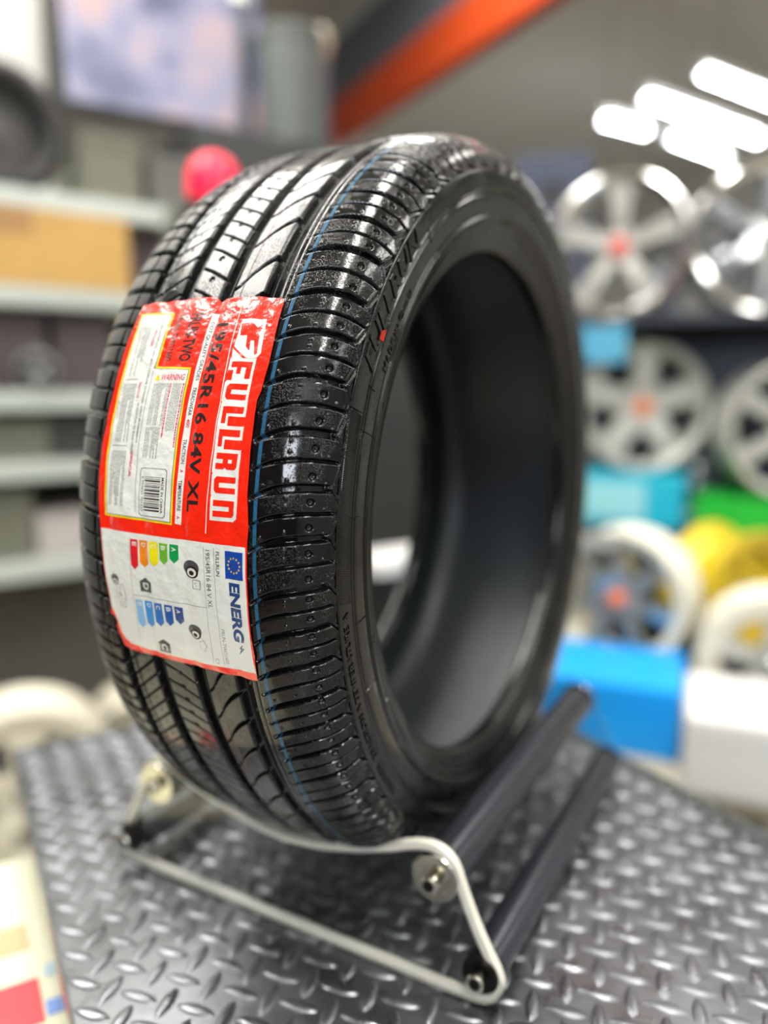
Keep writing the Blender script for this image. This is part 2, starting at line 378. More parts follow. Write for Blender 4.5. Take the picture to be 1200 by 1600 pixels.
def rect(x0, x1, t0, t1): return [(x0, t0), (x1, t0), (x1, t1), (x0, t1)]
def rrect(x0, x1, t0, t1, r=2.):
    P = []
    for cx, ct, a0 in ((x1-r, t1-r/DG, 0), (x0+r, t1-r/DG, 90), (x0+r, t0+r/DG, 180), (x1-r, t0+r/DG, 270)):
        for k in range(4): a = math.radians(a0+30*k); P.append((cx+r*math.cos(a), ct+r/DG*math.sin(a)))
    return P
outline = [(-50.5,30.6),(-47,30.75),(-30,30.7),(-10,30.95),(8,31.0),(12,30.5),(14,30.2),(17,30.7),(40,30.75),(58.1,30.4),(59,27),(60,22.5),(58.8,19.3),(57.4,18.3),(57.8,14),(58.6,8),(60,4.2),(59.2,1.6),(59,-4),(58.9,-8),(59.6,-10),(58.4,-13.3),(45,-13.1),(30,-13.0),(12,-12.9),(-10,-12.8),(-26,-12.8),(-40,-12.7),(-45.5,-12.4),(-48.6,-10.9),(-49.2,-9.9),(-47.6,-9.3),(-49.2,-8.6),(-51.6,-8.3),(-50.4,-7.2),(-51.2,-5.7),(-53.2,-1),(-54.0,2.4),(-56.0,6),(-56.6,10),(-55.0,15),(-53.8,19),(-53.6,24),(-52.3,28)]
sticker = patch('label_sticker', [outline], M_RED, tyre, 0, 1.8, 'red and white tyre label stuck across the tread')
st = sticker
# under-side thickness so that the film is not paper thin at its lifted rim
L1, L2, L3, L4, L5 = .09, .18, .27, .36, .45
# maker's sign and name, white shapes with red letters in them
def RX(u, v, ub, xb): return (xb+v, ub-u/DG)      # reading frame -> sticker frame
nb, xb = 23.0, 33.4; SV = 18.0/18; W13 = 91.5/7
def lets(ps, k): return [[RX(k*W13+p[0]*W13/13, p[1]*SV, nb, xb+.12*k) for p in q] for q in ps]
WF = [[(0,0),(7,0),(7,4),(13.2,4),(13.2,18),(0,18)]]; WU = [[(0,1),(1.2,0),(12,0),(13.2,1),(13.2,18),(0,18)]]; WL = [[(0,0),(13.2,0),(13.2,6.5),(7.6,6.5),(7.6,18),(0,18)]]; WN = [[(0,0),(13.4,0),(13.4,15.5),(11.5,18),(0,18)]]
RF_ = [[(2,2),(5.4,2),(5.4,6.4),(9.3,6.4),(9.3,9.3),(5.4,9.3),(5.4,12.3),(12,12.3),(12,16),(2,16)]]
RU_ = [[(2,3.6),(3.6,2),(9.6,2),(11.2,3.6),(11.2,16),(8.0,16),(8.0,5.6),(5.4,5.6),(5.4,16),(2,16)]]
RL_ = [[(2,2),(11.6,2),(11.6,4.9),(5.9,4.9),(5.9,16),(2,16)]]
RR_ = [[(2,2),(5.4,2),(5.4,6.6),(7.7,6.6),(7.7,2),(11.1,2),(11.1,7.2),(10,8.4),(11.1,9.6),(11.1,14.4),(9.6,16),(2,16)]]
RN_ = [[(2,2),(5.4,2),(5.4,12.4),(7.9,12.4),(7.9,2),(11.2,2),(11.2,14.4),(9.6,16),(2,16)]]
white = sum([lets(w, k) for k, w in enumerate((WF, WU, WL, WL, [WF[0][:0]+[(0,0),(13.2,0),(13.2,18),(0,18)]], WU, WN))], [])
redl = sum([lets(w, k) for k, w in enumerate((RF_, RU_, RL_, RL_, RR_, RU_, RN_))], [])
lb, lx = 27.8, 31.6
def LG(ps): return [RX(u, v, lb, lx+.12*u) for u, v in ps]
white += [LG([(0,2.5),(0,19.3),(21.5,19.3),(24.2,16.8),(24.2,9.5),(17.2,.2)]), LG([(18.4,-.4),(25.0,8.0),(25.0,-.4)])]
redl += [LG([(3,2.8),(2.6,10.8),(5.4,14.0),(2.6,17.5),(6.2,17.2),(8.4,16.2),(21.6,16.6),(22.2,14.4),(13.4,13.0),(13.6,10.8),(19.8,10.9),(17.4,8.4),(10.4,8.2),(10.4,3.2)])]
patch('white_wordmark', white, M_WHITE, st, L1, 1.6, 'white outlined maker name')
patch('wordmark_fill', redl, M_RED, st, L2, 1.6)
patch('dot', [LG([(0, 0), (.1, 0), (.1, .1)])] if False else [[RX(4*W13+5.6, 10.2, nb, xb+.5), RX(4*W13+7.6, 10.2, nb, xb+.5), RX(4*W13+7.6, 12.4, nb, xb+.5), RX(4*W13+5.6, 12.4, nb, xb+.5)]], M_WHITE, st, L3)
patch('white_rule', [[(30.2,29.6),(30.8,29.6),(31.6,24),(33.2,18),(33.0,12),(31.6,3.4),(31.0,3.4),(32.4,12),(32.6,18),(31.0,24)]], M_WHITE, st, L1)
words_on('size_text', '195/45R16 84V XL', 16.4, 27.4, 111, 9.0, M_BLACK, st, L1, bold=.03, space=1.05)
words_on('pattern_text', 'FRUN-TWO', -5.8, 28.8, 31, 9.8, M_BLACK, st, L1, bold=.035)
words_on('pattern_text', 'FRUN-TWO1602', -17.0, 28.8, 31, 5.6, M_BLACK, st, L1, bold=.03)
patch('white_strip', [[(10.7,28.7),(15.6,28.6),(14.6,22),(14.0,14),(13.4,8),(12.8,4.0),(8.6,4.1),(9.0,9),(9.6,15),(10.2,22)]], M_WHITE, st, L1)
words_on('grade_text', 'DOT QUALITY GRADES', 11.4, 27.6, 37, 2.6, M_BLACK, st, L2, bold=.01)
words_on('grade_text', 'TREADWEAR', 11.0, 19.6, 17, 2.4, M_BLACK, st, L2, bold=.01)
words_on('grade_text', '400', 10.6, 15.9, 5, 2.4, M_PINK, st, L2, bold=.01)
words_on('grade_text', 'TRACTION', 10.4, 13.6, 14, 2.4, M_BLACK, st, L2, bold=.01)
words_on('grade_text', 'A', 10.3, 10.2, 1.8, 2.2, M_PINK, st, L2, bold=.02)
words_on('grade_text', 'TEMPERATURE', 9.9, 9.0, 17.5, 2.4, M_BLACK, st, L2, bold=.01)
words_on('grade_text', 'A', 9.7, 5.0, 1.8, 2.2, M_PINK, st, L2, bold=.02)
# warning panel
def panel(e): return [(-49.2-e*.8,29.3+e/DG),(-20.6+e,29.1+e/DG),(-20.9+e,22.1+e/DG),(6.4+e,21.9+e/DG),(6.5+e,3.9-e/DG),(-50.0-e,4.1-e/DG),(-51.0-e,10),(-50.2-e,17),(-49.6-e,23)]
patch('yellow_border', [panel(0)], M_YELLOW, st, L1); patch('panel_outline', [panel(-1.1)], M_GREYINK, st, L2); patch('text_panel', [panel(-1.6)], M_WHITE, st, L3, label='white text panel with warnings')  # grey ink outline printed between yellow border and white panel
words_on('warning_text', 'WARNING', -15.2, 20.35, 18.6, 3.9, M_PINK, st, L4, across=True, bold=.015, shear=.15)
patch('warning_triangle', [[(-20.4,20.4),(-16.2,20.4),(-18.3,21.15)]], M_YELLOW, st, L4); patch('warning_mark', [[(-18.6,20.5),(-18.1,20.5),(-18.2,20.9),(-18.5,20.9)]], M_BLACK, st, L5)
words_on('panel_text', 'ALL PASSENGER CAR TIRES MUST CONFORM TO FEDERAL SAFETY REQUIREMENTS', -27.4, 28.2, 78, 1.8, M_GREYINK, st, L4, bold=.02)
words_on('panel_text', 'IN ADDITION TO THESE GRADES', -30.6, 17.6, 31, 1.8, M_GREYINK, st, L4, bold=.02)
for b, x, t, l in (('TREADWEAR', -31.2, 26.9, 11.5), ('TRACTION', -32.4, 20.2, 10), ('TEMPERATURE', -30.2, 11.9, 15)): words_on('panel_heading', b, x, t, l, 2.0, M_PINK, st, L4, bold=.02)
def rows(x0, x1, t0, t1, pitch, fillr, seed):
    r = random.Random(seed); P = []; x = x0
    while x < x1:
        t = t1
        while t > t0:
            l = r.uniform(.6, 2.6)/DG; l = min(l, t-t0); P.append(rect(x, x+pitch*fillr, t-l, t)); t -= l+.35/DG
            if r.random() < .03: break
        x += pitch
    return P
fp = rows(-46.5, -34.5, 20.9, 27.4, 1.25, .42, 1)+rows(-47.5, -34.5, 12.9, 20.0, 1.25, .42, 2)+rows(-47.0, -34.0, 5.4, 11.9, 1.25, .42, 3)+rows(-20.0, -7.4, 15.0, 20.0, 1.2, .42, 4)+rows(-20.0, -8.4, 11.2, 14.8, 1.2, .42, 6)+rows(-4.4, 2.2, 14.4, 20.0, 1.2, .42, 5)
def quads(name, rects, m, parent, lift):
    V, F = [], []
    for r in rects:
        i = len(V); V += [stick(x, t, lift) for x, t in r]; F.append((i, i+1, i+2, i+3))
    return mesh_from(name, V, F, m, parent)
fpo = quads('fine_print', fp, M_GREYINK, st, L4)
quads('pink_print', rows(-6.9, -5.2, 13.6, 20.0, 2.2, .45, 8)+rows(3.2, 4.4, 12.6, 20.0, 2.2, .45, 9), M_PINK, st, L4)
def vline(xs_t, w): return [(x-w/2, t) for x, t in xs_t]+[(x+w/2, t) for x, t in xs_t[::-1]]
patch('panel_rule', [vline([(-22.6,22.2),(-23.4,18),(-24.0,14),(-23.6,9),(-23.4,4.9)], .35), rect(-46.5,-34,20.45,20.53), rect(-47.5,-34,12.45,12.53)], M_GREYINK, st, L4)
patch('barcode_frame', [rrect(-20.6, 1.2, 4.55, 10.1, 2)], M_BLACK, st, L4); patch('barcode_panel', [rrect(-20.2, .8, 4.62, 10.03, 1.8)], M_WHITE, st, L5)
r_ = random.Random(3); bars = []; t = 9.1
while t > 5.15:
    w = r_.choice((.3, .3, .6, .9))/DG; bars.append(rect(-16.6, -3.4, t-w, t)); t -= w+r_.choice((.3, .5, .8))/DG
patch('barcode', bars, M_BLACK, st, L5+.13)
words_on('barcode_text', '6 959655 701337', -19.2, 9.1, 20.5, 1.7, M_BLACK, st, L5+.13); words_on('origin_text', 'MADE IN CHINA', -2.6, 9.1, 20.5, 1.9, M_BLACK, st, L5+.13, bold=.01)
# energy panel
patch('energy_panel', [[(-53.4,2.5),(-20,2.4),(20,2.4),(58.2,2.35),(58.2,-4),(58.0,-9),(58.4,-12.3),(40,-12.2),(23,-12.3),(0,-12.2),(-24,-12.1),(-38,-11.8),(-45.4,-10.6),(-47,-9.2),(-50.2,-7.2),(-50.6,-5.7),(-52.6,-1)]], M_WHITE, st, L1, label='white energy rating panel')
patch('flag_panel', [rect(44.6, 56.6, -1.35, 1.75)], M_EU, st, L2, label='blue flag with ring of gold stars')
stars = []
for k in range(12):
    a = 2*PI*k/12; cx, ct = 50.6+4.2*math.cos(a), .2+4.2*math.sin(a)/DG; q = []
    for j in range(10): rr = .85 if j % 2 == 0 else .38; b = 2*PI*j/10; q.append((cx+rr*math.cos(b), ct+rr*math.sin(b)/DG))
    stars.append(q)
patch('stars', stars, M_GOLD, st, L3)
words_on('energy_text', 'ENERG', 46.4, -1.75, 35.2, 7.8, M_NAVY, st, L2, bold=.045)
patch('lightning_mark', [[(52.6,-8.85),(49.4,-9.5),(50.8,-9.6),(48.6,-10.3),(53.6,-9.35),(51.8,-9.3)]], M_NAVY, st, L2)
patch('thin_rule', [rect(37.0,37.25,-11.9,1.9), rect(29.5,29.75,-11.9,1.9), rect(-28,29.6,-5.12,-5.06), vline([(-28.4,1.9),(-28.2,-4),(-28.4,-11)], .22)], M_GREYINK, st, L2)
words_on('supplier_text', 'FULLRUN', 38.4, 1.55, 14, 2.5, M_BLACK, st, L2, bold=.01); words_on('tyre_size_text', '195/45R16 84 V XL', 31.0, 1.6, 34, 3.2, M_BLACK, st, L2)
words_on('code_text', 'FRUN-TWO1602', 38.4, -7.4, 22, 2.4, M_GREYINK, st, L2); words_on('class_text', 'C1', 31.4, -11.2, 3.4, 2.3, M_GREYINK, st, L2)
EC = [('E', -27.6, 6.0, -1.9, (222, 28, 36)), ('D', -20.4, 7.0, -1.5, (240, 134, 10)), ('C', -12.0, 7.0, -1.2, (240, 222, 10)), ('B', -3.8, 6.6, -.8, (104, 178, 40)), ('A', 4.4, 6.6, -.45, (0, 148, 70))]
for ch, x, w, te, c in EC:
    p = patch('rating_arrow', [[(x, 1.7), (x+w, 1.7), (x+w, te+.5), (x+w/2, te), (x, te+.5)]], film('arrow_'+ch, c), st, L2, label='rating arrow lettered '+ch)
    words_on('arrow_letter', ch, x+1.6, 1.4, 2.6, 3.4, M_WHITE, p, L3, bold=.02)
BC = [('E', -27.0, 6.0, -9.2, (128, 182, 226)), ('D', -19.6, 6.6, -8.9, (30, 140, 214)), ('C', -11.6, 6.4, -8.5, (14, 106, 184)), ('B', -3.4, 6.4, -8.2, (12, 82, 160)), ('A', 4.6, 6.8, -7.75, (14, 62, 136))]
for ch, x, w, te, c in BC:
    p = patch('wet_grip_arrow', [[(x, -5.6), (x+w, -5.6), (x+w, te+.5), (x+w/2, te), (x, te+.5)]], film('wet_'+ch, c), st, L2, label='blue wet grip arrow lettered '+ch)
    words_on('arrow_letter', ch, x+1.5, -5.9, 2.6, 3.4, M_WHITE, p, L3, bold=.02)
M_DGREY = film('label_dark_grey', (74, 74, 76))
for ch, x, t in (('D', -21.6, -2.75), ('C', -12.8, -10.15)):
    p = patch('class_badge', [[(x, t-.5), (x+4.7, t), (x+9.4, t-.5), (x+9.2, t-1.75), (x+.2, t-1.75)]], M_DGREY, st, L2, label='dark badge lettered '+ch)
    words_on('badge_letter', ch, x+2.2, t-.62, 4.4, 5.0, M_WHITE, p, L3, bold=.03)
def ring(cx, ct, rx, rt, n=20): return [(cx+rx*math.cos(2*PI*k/n), ct+rt/DG*math.sin(2*PI*k/n)) for k in range(n)]
def tyre_icon(cx, ct, s=1.):
    p = patch('tyre_icon', [ring(cx-.5*s, ct, 6*s, 4.6*s)], M_DGREY, st, L2, label='small printed tyre drawing')
    patch('icon_wall', [ring(cx, ct-.45*s, 5*s, 3.7*s)], M_BLACK, p, L3); patch('icon_rim', [ring(cx, ct-.5*s, 3.6*s, 2.6*s)], M_WHITE, p, L4); patch('icon_hole', [ring(cx, ct-.55*s, 1.9*s, 1.4*s)], M_BLACK, p, L5)
tyre_icon(20.5, -.7, 1.0); tyre_icon(19.0, -8.2, .85); tyre_icon(-43.5, -3.5, .62)
q = patch('pump_icon', [rrect(20.6, 26.6, -3.1, -2.0, .8)], M_GREYINK, st, L2); patch('pump_face', [rrect(21.1, 26.1, -3.03, -2.07, .6)], M_WHITE, q, L3); words_on('pump_mark', 'a:+', 22, -2.3, 2.6, 2.2, M_GREYINK, q, L4)
q = patch('cloud_icon', [[(23.6+2.6*math.cos(a)*(1+.16*math.cos(5*a)), -9.9+3.2/DG*math.sin(a)*(1+.16*math.cos(5*a))) for a in [2*PI*k/40 for k in range(40)]]], M_GREYINK, st, L2)
patch('cloud_fill', [[(23.6+2.3*math.cos(a)*(1+.16*math.cos(5*a)), -9.9+2.9/DG*math.sin(a)*(1+.16*math.cos(5*a))) for a in [2*PI*k/40 for k in range(40)]]], M_WHITE, q, L3)
q = patch('noise_icon', [[(-42.6,-4.1),(-36.4,-4.1),(-34.6,-6.0),(-42.4,-5.9)]], M_GREYINK, st, L2); patch('noise_fill', [[(-42.2,-4.16),(-36.7,-4.16),(-35.1,-5.93),(-42.0,-5.84)]], M_WHITE, q, L3)
words_on('noise_text', '72 dB', -40.6, -4.3, 6.6, 2.4, M_GREYINK, q, L4)
for k in range(3):
    arcp = [(-38.5+3.4*math.cos(a), -6.1-.32*k-.22*math.sin(a)) for a in [PI*j/10 for j in range(11)]]
    patch('sound_wave', [arcp+[(x, t-.07) for x, t in arcp[::-1]]], M_GREYINK, st, L2)
# fold lines of the clear film over the label
V, F = [], []
# ================================================================== THE STAND
stand = empty('tyre_stand', (0, 0, TABLE), 0, 'clear acrylic tyre stand with black tubes on the chequer plate table', 'stand')
SO = Vector((0, 0, -TABLE))
def acrylic(name):
    m = bpy.data.materials.new(name); m.use_nodes = True; nt = m.node_tree; nt.nodes.clear(); N = nt.nodes.new; L = nt.links.new
    o = N('ShaderNodeOutputMaterial'); t = N('ShaderNodeBsdfTransparent'); t.inputs[0].default_value = (.93, .94, .94, 1); g = N('ShaderNodeBsdfGlossy'); g.inputs['Roughness'].default_value = .04; g.inputs[0].default_value = (.9,.9,.9,1)
    f = N('ShaderNodeFresnel'); ge = N('ShaderNodeNewGeometry'); mr = N('ShaderNodeMapRange'); mr.inputs['To Min'].default_value = 1.45; mr.inputs['To Max'].default_value = 1/1.45; L(ge.outputs['Backfacing'], mr.inputs['Value']); L(mr.outputs['Result'], f.inputs['IOR']); mx = N('ShaderNodeMixShader'); L(f.outputs[0], mx.inputs[0]); L(t.outputs[0], mx.inputs[1]); L(g.outputs[0], mx.inputs[2]); L(mx.outputs[0], o.inputs[0]); return m
M_ACR = acrylic('clear_acrylic'); M_EDGE = mat('acrylic_cut_edge', (240, 236, 222), .3, spec=.6, coat=.6)
def _tl(m):
    nt = m.node_tree; b = nt.nodes['Principled BSDF']; o = next(n for n in nt.nodes if n.type == 'OUTPUT_MATERIAL'); t = nt.nodes.new('ShaderNodeBsdfTranslucent'); t.inputs[0].default_value = (.95, .93, .86, 1)
    mx = nt.nodes.new('ShaderNodeMixShader'); mx.inputs[0].default_value = .2; nt.links.new(b.outputs[0], mx.inputs[1]); nt.links.new(t.outputs[0], mx.inputs[2]); nt.links.new(mx.outputs[0], o.inputs[0])
_tl(M_EDGE)
half = [(0,-.2355),(.03,-.2325),(.06,-.2255),(.09,-.2155),(.105,-.209),(.116,-.2055),(.127,-.2045),(.137,-.2085),(.1435,-.2165),(.148,-.229),(.157,-.2505),(.167,-.2695),(.176,-.284),(.1775,-.294),(.173,-.304),(.164,-.3085),(.155,-.3100),(.1,-.3100),(.05,-.3100),(0,-.3100)]
def plate_outline(xo=-.004):
    h = chaikin(np.array(half), 2); return [(x+xo, z) for x, z in h]+[(-x+xo, z) for x, z in h[::-1][1:-1]]
def plate(y, t=.007):
    P = plate_outline(); bm = bmesh.new()
    F_ = [bm.verts.new((x, y-t/2, z+SO.z)) for x, z in P]; B_ = [bm.verts.new((x, y+t/2, z+SO.z)) for x, z in P]; n = len(P)
    fs = [bm.faces.new(F_), bm.faces.new(B_[::-1])]; es = []
    for i in range(n): es.append(bm.faces.new((F_[i], B_[i], B_[(i+1) % n], F_[(i+1) % n])))
    for e in es: e.material_index = 1; e.smooth = True
    bmesh.ops.triangulate(bm, faces=fs)
    for e in es: e.smooth = False
    o = obj('acrylic_plate', bm, [M_ACR, M_EDGE if y < 0 else M_ACR], stand)
    if y > 0: return o
    # polished half-round rim all the way round
    bm = bmesh.new(); rr = .0037; rings = []
    for i in range(n):
        p0, p1, p2 = P[i-1], P[i], P[(i+1) % n]; tx, tz = p2[0]-p0[0], p2[1]-p0[1]; l = math.hypot(tx, tz); nx_, nz_ = tz/l, -tx/l
        sgn_ = 1 if (nx_*p1[0] + nz_*(p1[1]+.27)) > 0 else -1
        rings.append([bm.verts.new((p1[0]+nx_*(rr*math.cos(k*PI/6))*sgn_-nx_*sgn_*rr*.9, y+rr*math.sin(k*PI/6)*1.05, p1[1]+nz_*rr*math.cos(k*PI/6)*sgn_-nz_*sgn_*rr*.9+SO.z)) for k in range(12)])
    for i in range(n):
        A_, B2 = rings[i], rings[(i+1) % n]
        for k in range(12): bm.faces.new((A_[k], A_[(k+1) % 12], B2[(k+1) % 12], B2[k]))
    obj('plate_rim', bm, M_EDGE, o, 80); return o
YP, YB = -.1767, .165
pf = plate(YP); pb = plate(YB)
tag(pf, 'clear plate with pale cut edges nearest the camera')
M_TUBE = mat('satin_black_tube', (58, 60, 68), .27, metal=.6, spec=.8, bump=[('NOISE', 25, .0006)]); M_STEEL = mat('bolt_steel', (205, 200, 186), .22, metal=1); M_BOLT = mat('dark_bolt', (40, 38, 36), .3, metal=.8)
for sx in (1, -1):
    for X, Z, R in ((.1274, -.228, .0165), (.1616, -.2866, .0142)):
        bm = bmesh.new(); tube_between(bm, Vector((sx*X-.004, YP+.005, Z))+SO, Vector((sx*X-.004, YB-.005, Z))+SO, R, 40)
        tb = obj('black_tube', bm, M_TUBE, stand, 40)
        for yy, sg in ((YP, -1), (YB, 1)):
            big = Z > -.25; c = Vector((sx*X-.004, yy+sg*.0036, Z))+SO
            M = Matrix.Translation(c) @ Matrix.Rotation(PI/2*sg*-1, 4, 'X')
            bm = lathe([(.0035, 0), (.0166 if big else .0125, 0), (.0172 if big else .0132, .0006), (.0165 if big else .0125, .0016), (.0115, .0018), (.0110, .0012), (.0035, .0014)], 40, 'Z', M)
            w = obj('washer', bm, M_STEEL if big else M_BOLT, stand, 40)
            bm = lathe([(.0030, .001), (.0030, .005), (.0058, .0052), (.0062, .0062), (.0062, .0098), (.0052, .0108), (.0030, .0108), (.0028, .0085), (.0001, .0085)], 6 if False else 24, 'Z', M)
            b = obj('bolt', bm, M_STEEL, stand, 40)
            bm = lathe([(.0001, .0104), (.0030, .0106), (.0040, .0112), (.0001, .0114)], 6, 'Z', M); obj('bolt_socket', bm, M_BOLT, b, 30)
# ================================================================== THE TABLE with a chequer plate top
TA = math.radians(-31); TU = Vector((math.cos(TA), math.sin(TA), 0)); TV = Vector((-TU.y, TU.x, 0))
u0, u1, v0, v1 = -.338, .80, -.3125, .288
table = empty('work_table', TU*((u0+u1)/2)+TV*((v0+v1)/2)+UPV*FLOOR, TA, 'black steel table with raised chequer plate top under the tyre stand', 'table')
def TL(u, v, z): return Vector((u-(u0+u1)/2, v-(v0+v1)/2, z-FLOOR))
bm = bmesh.new(); bm_box(bm, TL((u0+u1)/2, (v0+v1)/2, TABLE-.011), (u1-u0, v1-v0, .022), None, .003)
P0 = .0305
def lug(cu, cv, ang):
    L_, W_, H_ = .0148, .0050, .0017; ca, sa = math.cos(ang), math.sin(ang); n = 14; prev = None
    for f, h in ((1.0, -.0001), (.86, .0008), (.6, .00145), (.3, H_)):
        rg = []
        for k in range(n):
            a = 2*PI*k/n; x = L_*f*math.cos(a); y = W_*f*math.sin(a)*(abs(math.sin(a))**.35)
            rg.append(bm.verts.new(TL(cu+x*ca-y*sa, cv+x*sa+y*ca, TABLE+h)))
        if prev:
            for k in range(n): bm.faces.new((prev[k], prev[(k+1) % n], rg[(k+1) % n], rg[k]))
        prev = rg
    bm.faces.new(prev)
i0, i1 = int((u0-.015)/P0)-1, int(u1/P0)+1; j0, j1 = -1, int((v1-v0)/P0)+1
for i in range(i0, i1+1):
    for j in range(j0, j1+1):
        for du, dv, an in ((.0145, .0125, 42), (.0145+P0/2, .0125+P0/2, -44)):
            cu, cv = i*P0+du, v0+j*P0+dv
            if u0+.012 < cu < u1-.012 and v0+.009 < cv < v1-.009: lug(cu, cv, math.radians(an))
M_CHEQ = mat('chequer_plate', (130, 132, 137), .32, metal=.92, spec=.5, bump=[('NOISE', 45, .0006), ('NOISE', 600, .00008)], rvar=(30, .26, .44), noise=(14, .2))
obj('table_top', bm, M_CHEQ, table, 50)
M_BLKST = mat('black_painted_steel', (26, 27, 29), .45)
bm = bmesh.new()
for v in (v0+.03, v1-.03): bm_box(bm, TL((u0+u1)/2, v, TABLE-.055), (u1-u0-.06, .03, .066))
for u in (u0+.03, u1-.03): bm_box(bm, TL(u, (v0+v1)/2, TABLE-.055), (.03, v1-v0-.06, .066))
obj('table_frame', bm, M_BLKST, table)
for u in (u0+.035, u1-.035):
    for v in (v0+.035, v1-.035):
        bm = bmesh.new(); bm_box(bm, TL(u, v, (TABLE-.022+FLOOR)/2), (.04, .04, TABLE-.022-FLOOR), None, .004); obj('leg', bm, M_BLKST, table)
bm = bmesh.new(); bm_box(bm, TL((u0+u1)/2, (v0+v1)/2, FLOOR+.25), (u1-u0-.08, v1-v0-.08, .02)); obj('lower_shelf', bm, M_BLKST, table)
# ================================================================== THE ROOM
A0, A1, B0, B1 = -2.6, 7.6, -4.2, 6.3
def room_slab(name, a0, a1, b0, b1, z0, z1, m):
    bm = bmesh.new(); M = Matrix.Translation(ORG) @ Matrix.Rotation(ROOMROT, 4, 'Z')
    # in the rotated frame +x = E1, +y = E2
    bm_box(bm, ((a0+a1)/2, (b0+b1)/2, (z0+z1)/2), (a1-a0, b1-b0, z1-z0), M); return tag(obj(name, bm, m), kind='structure')
M_WALL = mat('painted_wall', (214, 214, 208), .7, noise=(1.5, .05)); M_CEIL = mat('ceiling_paint', (226, 227, 218), .75, noise=(1.2, .04)); M_FLOOR = mat('floor_tile', (150, 142, 128), .4, noise=(3, .12))
M_FRONT = mat('maroon_brown_wall', (52, 34, 36), .6, noise=(2, .2)); M_DWALL = mat('dark_slat_wall', (78, 84, 96), .6, noise=(2.5, .25))
room_slab('floor', A0, A1, B0, B1, FLOOR-.1, FLOOR, M_FLOOR); room_slab('ceiling', A0, A1, B0, B1, CEIL, CEIL+.1, M_CEIL)
room_slab('wall_left', A0, A1, B1, B1+.1, FLOOR, CEIL, M_WALL); room_slab('wall_right', A0, A1, B0-.1, B0, FLOOR, CEIL, mat('grey_wall', (150, 152, 156), .6, noise=(2, .1)))
room_slab('wall_back', A1, A1+.1, B0-.1, B1+.1, FLOOR, CEIL, M_WALL); room_slab('wall_front', A0-.1, A0, B0-.1, B1+.1, FLOOR, CEIL, M_FRONT); room_slab('wall_side', A0, ab(on_b(100, 600, 2.74))[0], 2.74, 2.84, FLOOR, CEIL, M_WALL)
def rm(a, b, z, rz=0): return Matrix.Translation(room(a, b, z)) @ Matrix.Rotation(ROOMROT+rz, 4, 'Z')
def part_box(name, c, s, m, parent, bevel=0, rot=None):
    bm = bmesh.new(); bm_box(bm, (0, 0, 0), s, (Matrix.Translation(c) @ rot) if rot else Matrix.Translation(c), bevel); return obj(name, bm, m, parent)
# ---- tube lights
M_TUBEL = mat('lit_tube', (255, 255, 255), .5, emit=((250, 252, 255), LIGHT)); M_WHITEM = mat('white_enamel', (232, 232, 230), .35)
def fixture(p, q, label, group=None, twin=False):
    c = (p+q)/2; d = q-p; L_ = d.length; e = empty('tube_light', c, math.atan2(d.y, d.x), label, 'ceiling light', group)
    part_box('housing', (0, 0, .035), (L_+.04, .085, .04), M_WHITEM, e, .006)
    for sy in ((-.028, .028) if twin else (0,)):
        bm = bmesh.new(); tube_between(bm, Vector((-L_/2, sy, -.002)), Vector((L_/2, sy, -.002)), .016, 12); obj('fluorescent_tube', bm, M_TUBEL, e, 40)
    for sx in (-1, 1):
        part_box('lamp_holder', (sx*(L_/2+.008), 0, 0), (.02, .09, .05), M_WHITEM, e, .004)
        bm = bmesh.new(); tube_between(bm, Vector((sx*L_*.35, 0, .05)), Vector((sx*L_*.35, 0, CEIL-c.z)), .004, 6); obj('hanging_rod', bm, M_STEEL, e)
    return e
ZL = 1.75
def dirfix(u0_, v0_, length, lab, z=ZL, grp=None):
    p = on_z(u0_, v0_, z); return fixture(p, p+E1*(-length), lab, grp)
vis = []
for (ua, va, ub, vb, z, lab) in ((1003, 152, 1183, 216, ZL, 'longest bright tube light in the middle of the lit row at upper right'), (1092, 112, 1290, 190, ZL, 'bright tube light nearest the upper right corner, running out of the frame'),
                                 (938, 186, 1006, 203, 1.72, 'short far tube light at the left end of the lit row'), (1046, 214, 1128, 244, 1.70, 'far tube light hanging lowest, just below the longest one')):
    p, q = on_z(ua, va, z), on_z(ub, vb, z)
    # lay each along the room's long axis from its left end
    L_ = max(.5, min(2.4, (q-p).length)); fixture(p, q, lab)
for i, (a, b, l) in enumerate(((2.6, -1.2, 2.0), (1.2, -2.6, 2.0))):
    fixture(room(a-l/2, b, ZL+.1), room(a+l/2, b, ZL+.1), 'bright tube light over the back of the shop, outside the picture', 'tube lights overhead')
def light_panel(c, rz, sx, sy, L, label):
    e = empty('light_panel', c, rz, label, 'ceiling light'); part_box('panel_frame', (0, 0, .02), (sx+.06, sy+.06, .04), M_WHITEM, e, .004)
    part_box('diffuser', (0, 0, -.003), (sx, sy, .006), mat('panel_glow_%d' % int(L), (255, 255, 255), .5, emit=((255, 252, 244), L)), e); return e
light_panel(Vector((-1.72, .10, CEIL-.042)), 0, .85, 2.7, PANEL, 'large white ceiling light panel over the left of the table')
light_panel(Vector((.80, -.62, CEIL-.042)), math.atan2(-.84, .54), 3.4, .26, PANEL*2.4, 'long narrow ceiling light strip over the table')
light_panel(room(2.0, 2.5, CEIL-.042), ROOMROT, .6, 1.0, PANEL, 'added ceiling light panel brightening the shelving, outside the picture')  # unseen panel added to light the shelves and the wall
light_panel(room(4.6, -1.3, CEIL-.042), ROOMROT, 2.0, 1.0, PANEL, 'added ceiling light panel at the right rear of the shop, outside the picture')  # added out of view so the sidewall reflects a brighter room
light_panel(room(2.2, -1.6, CEIL-.042), ROOMROT, 1.6, .5, PANEL, 'added ceiling light panel to the right of the table, outside the picture')  # second added panel, also unseen, for sheen on the sidewall
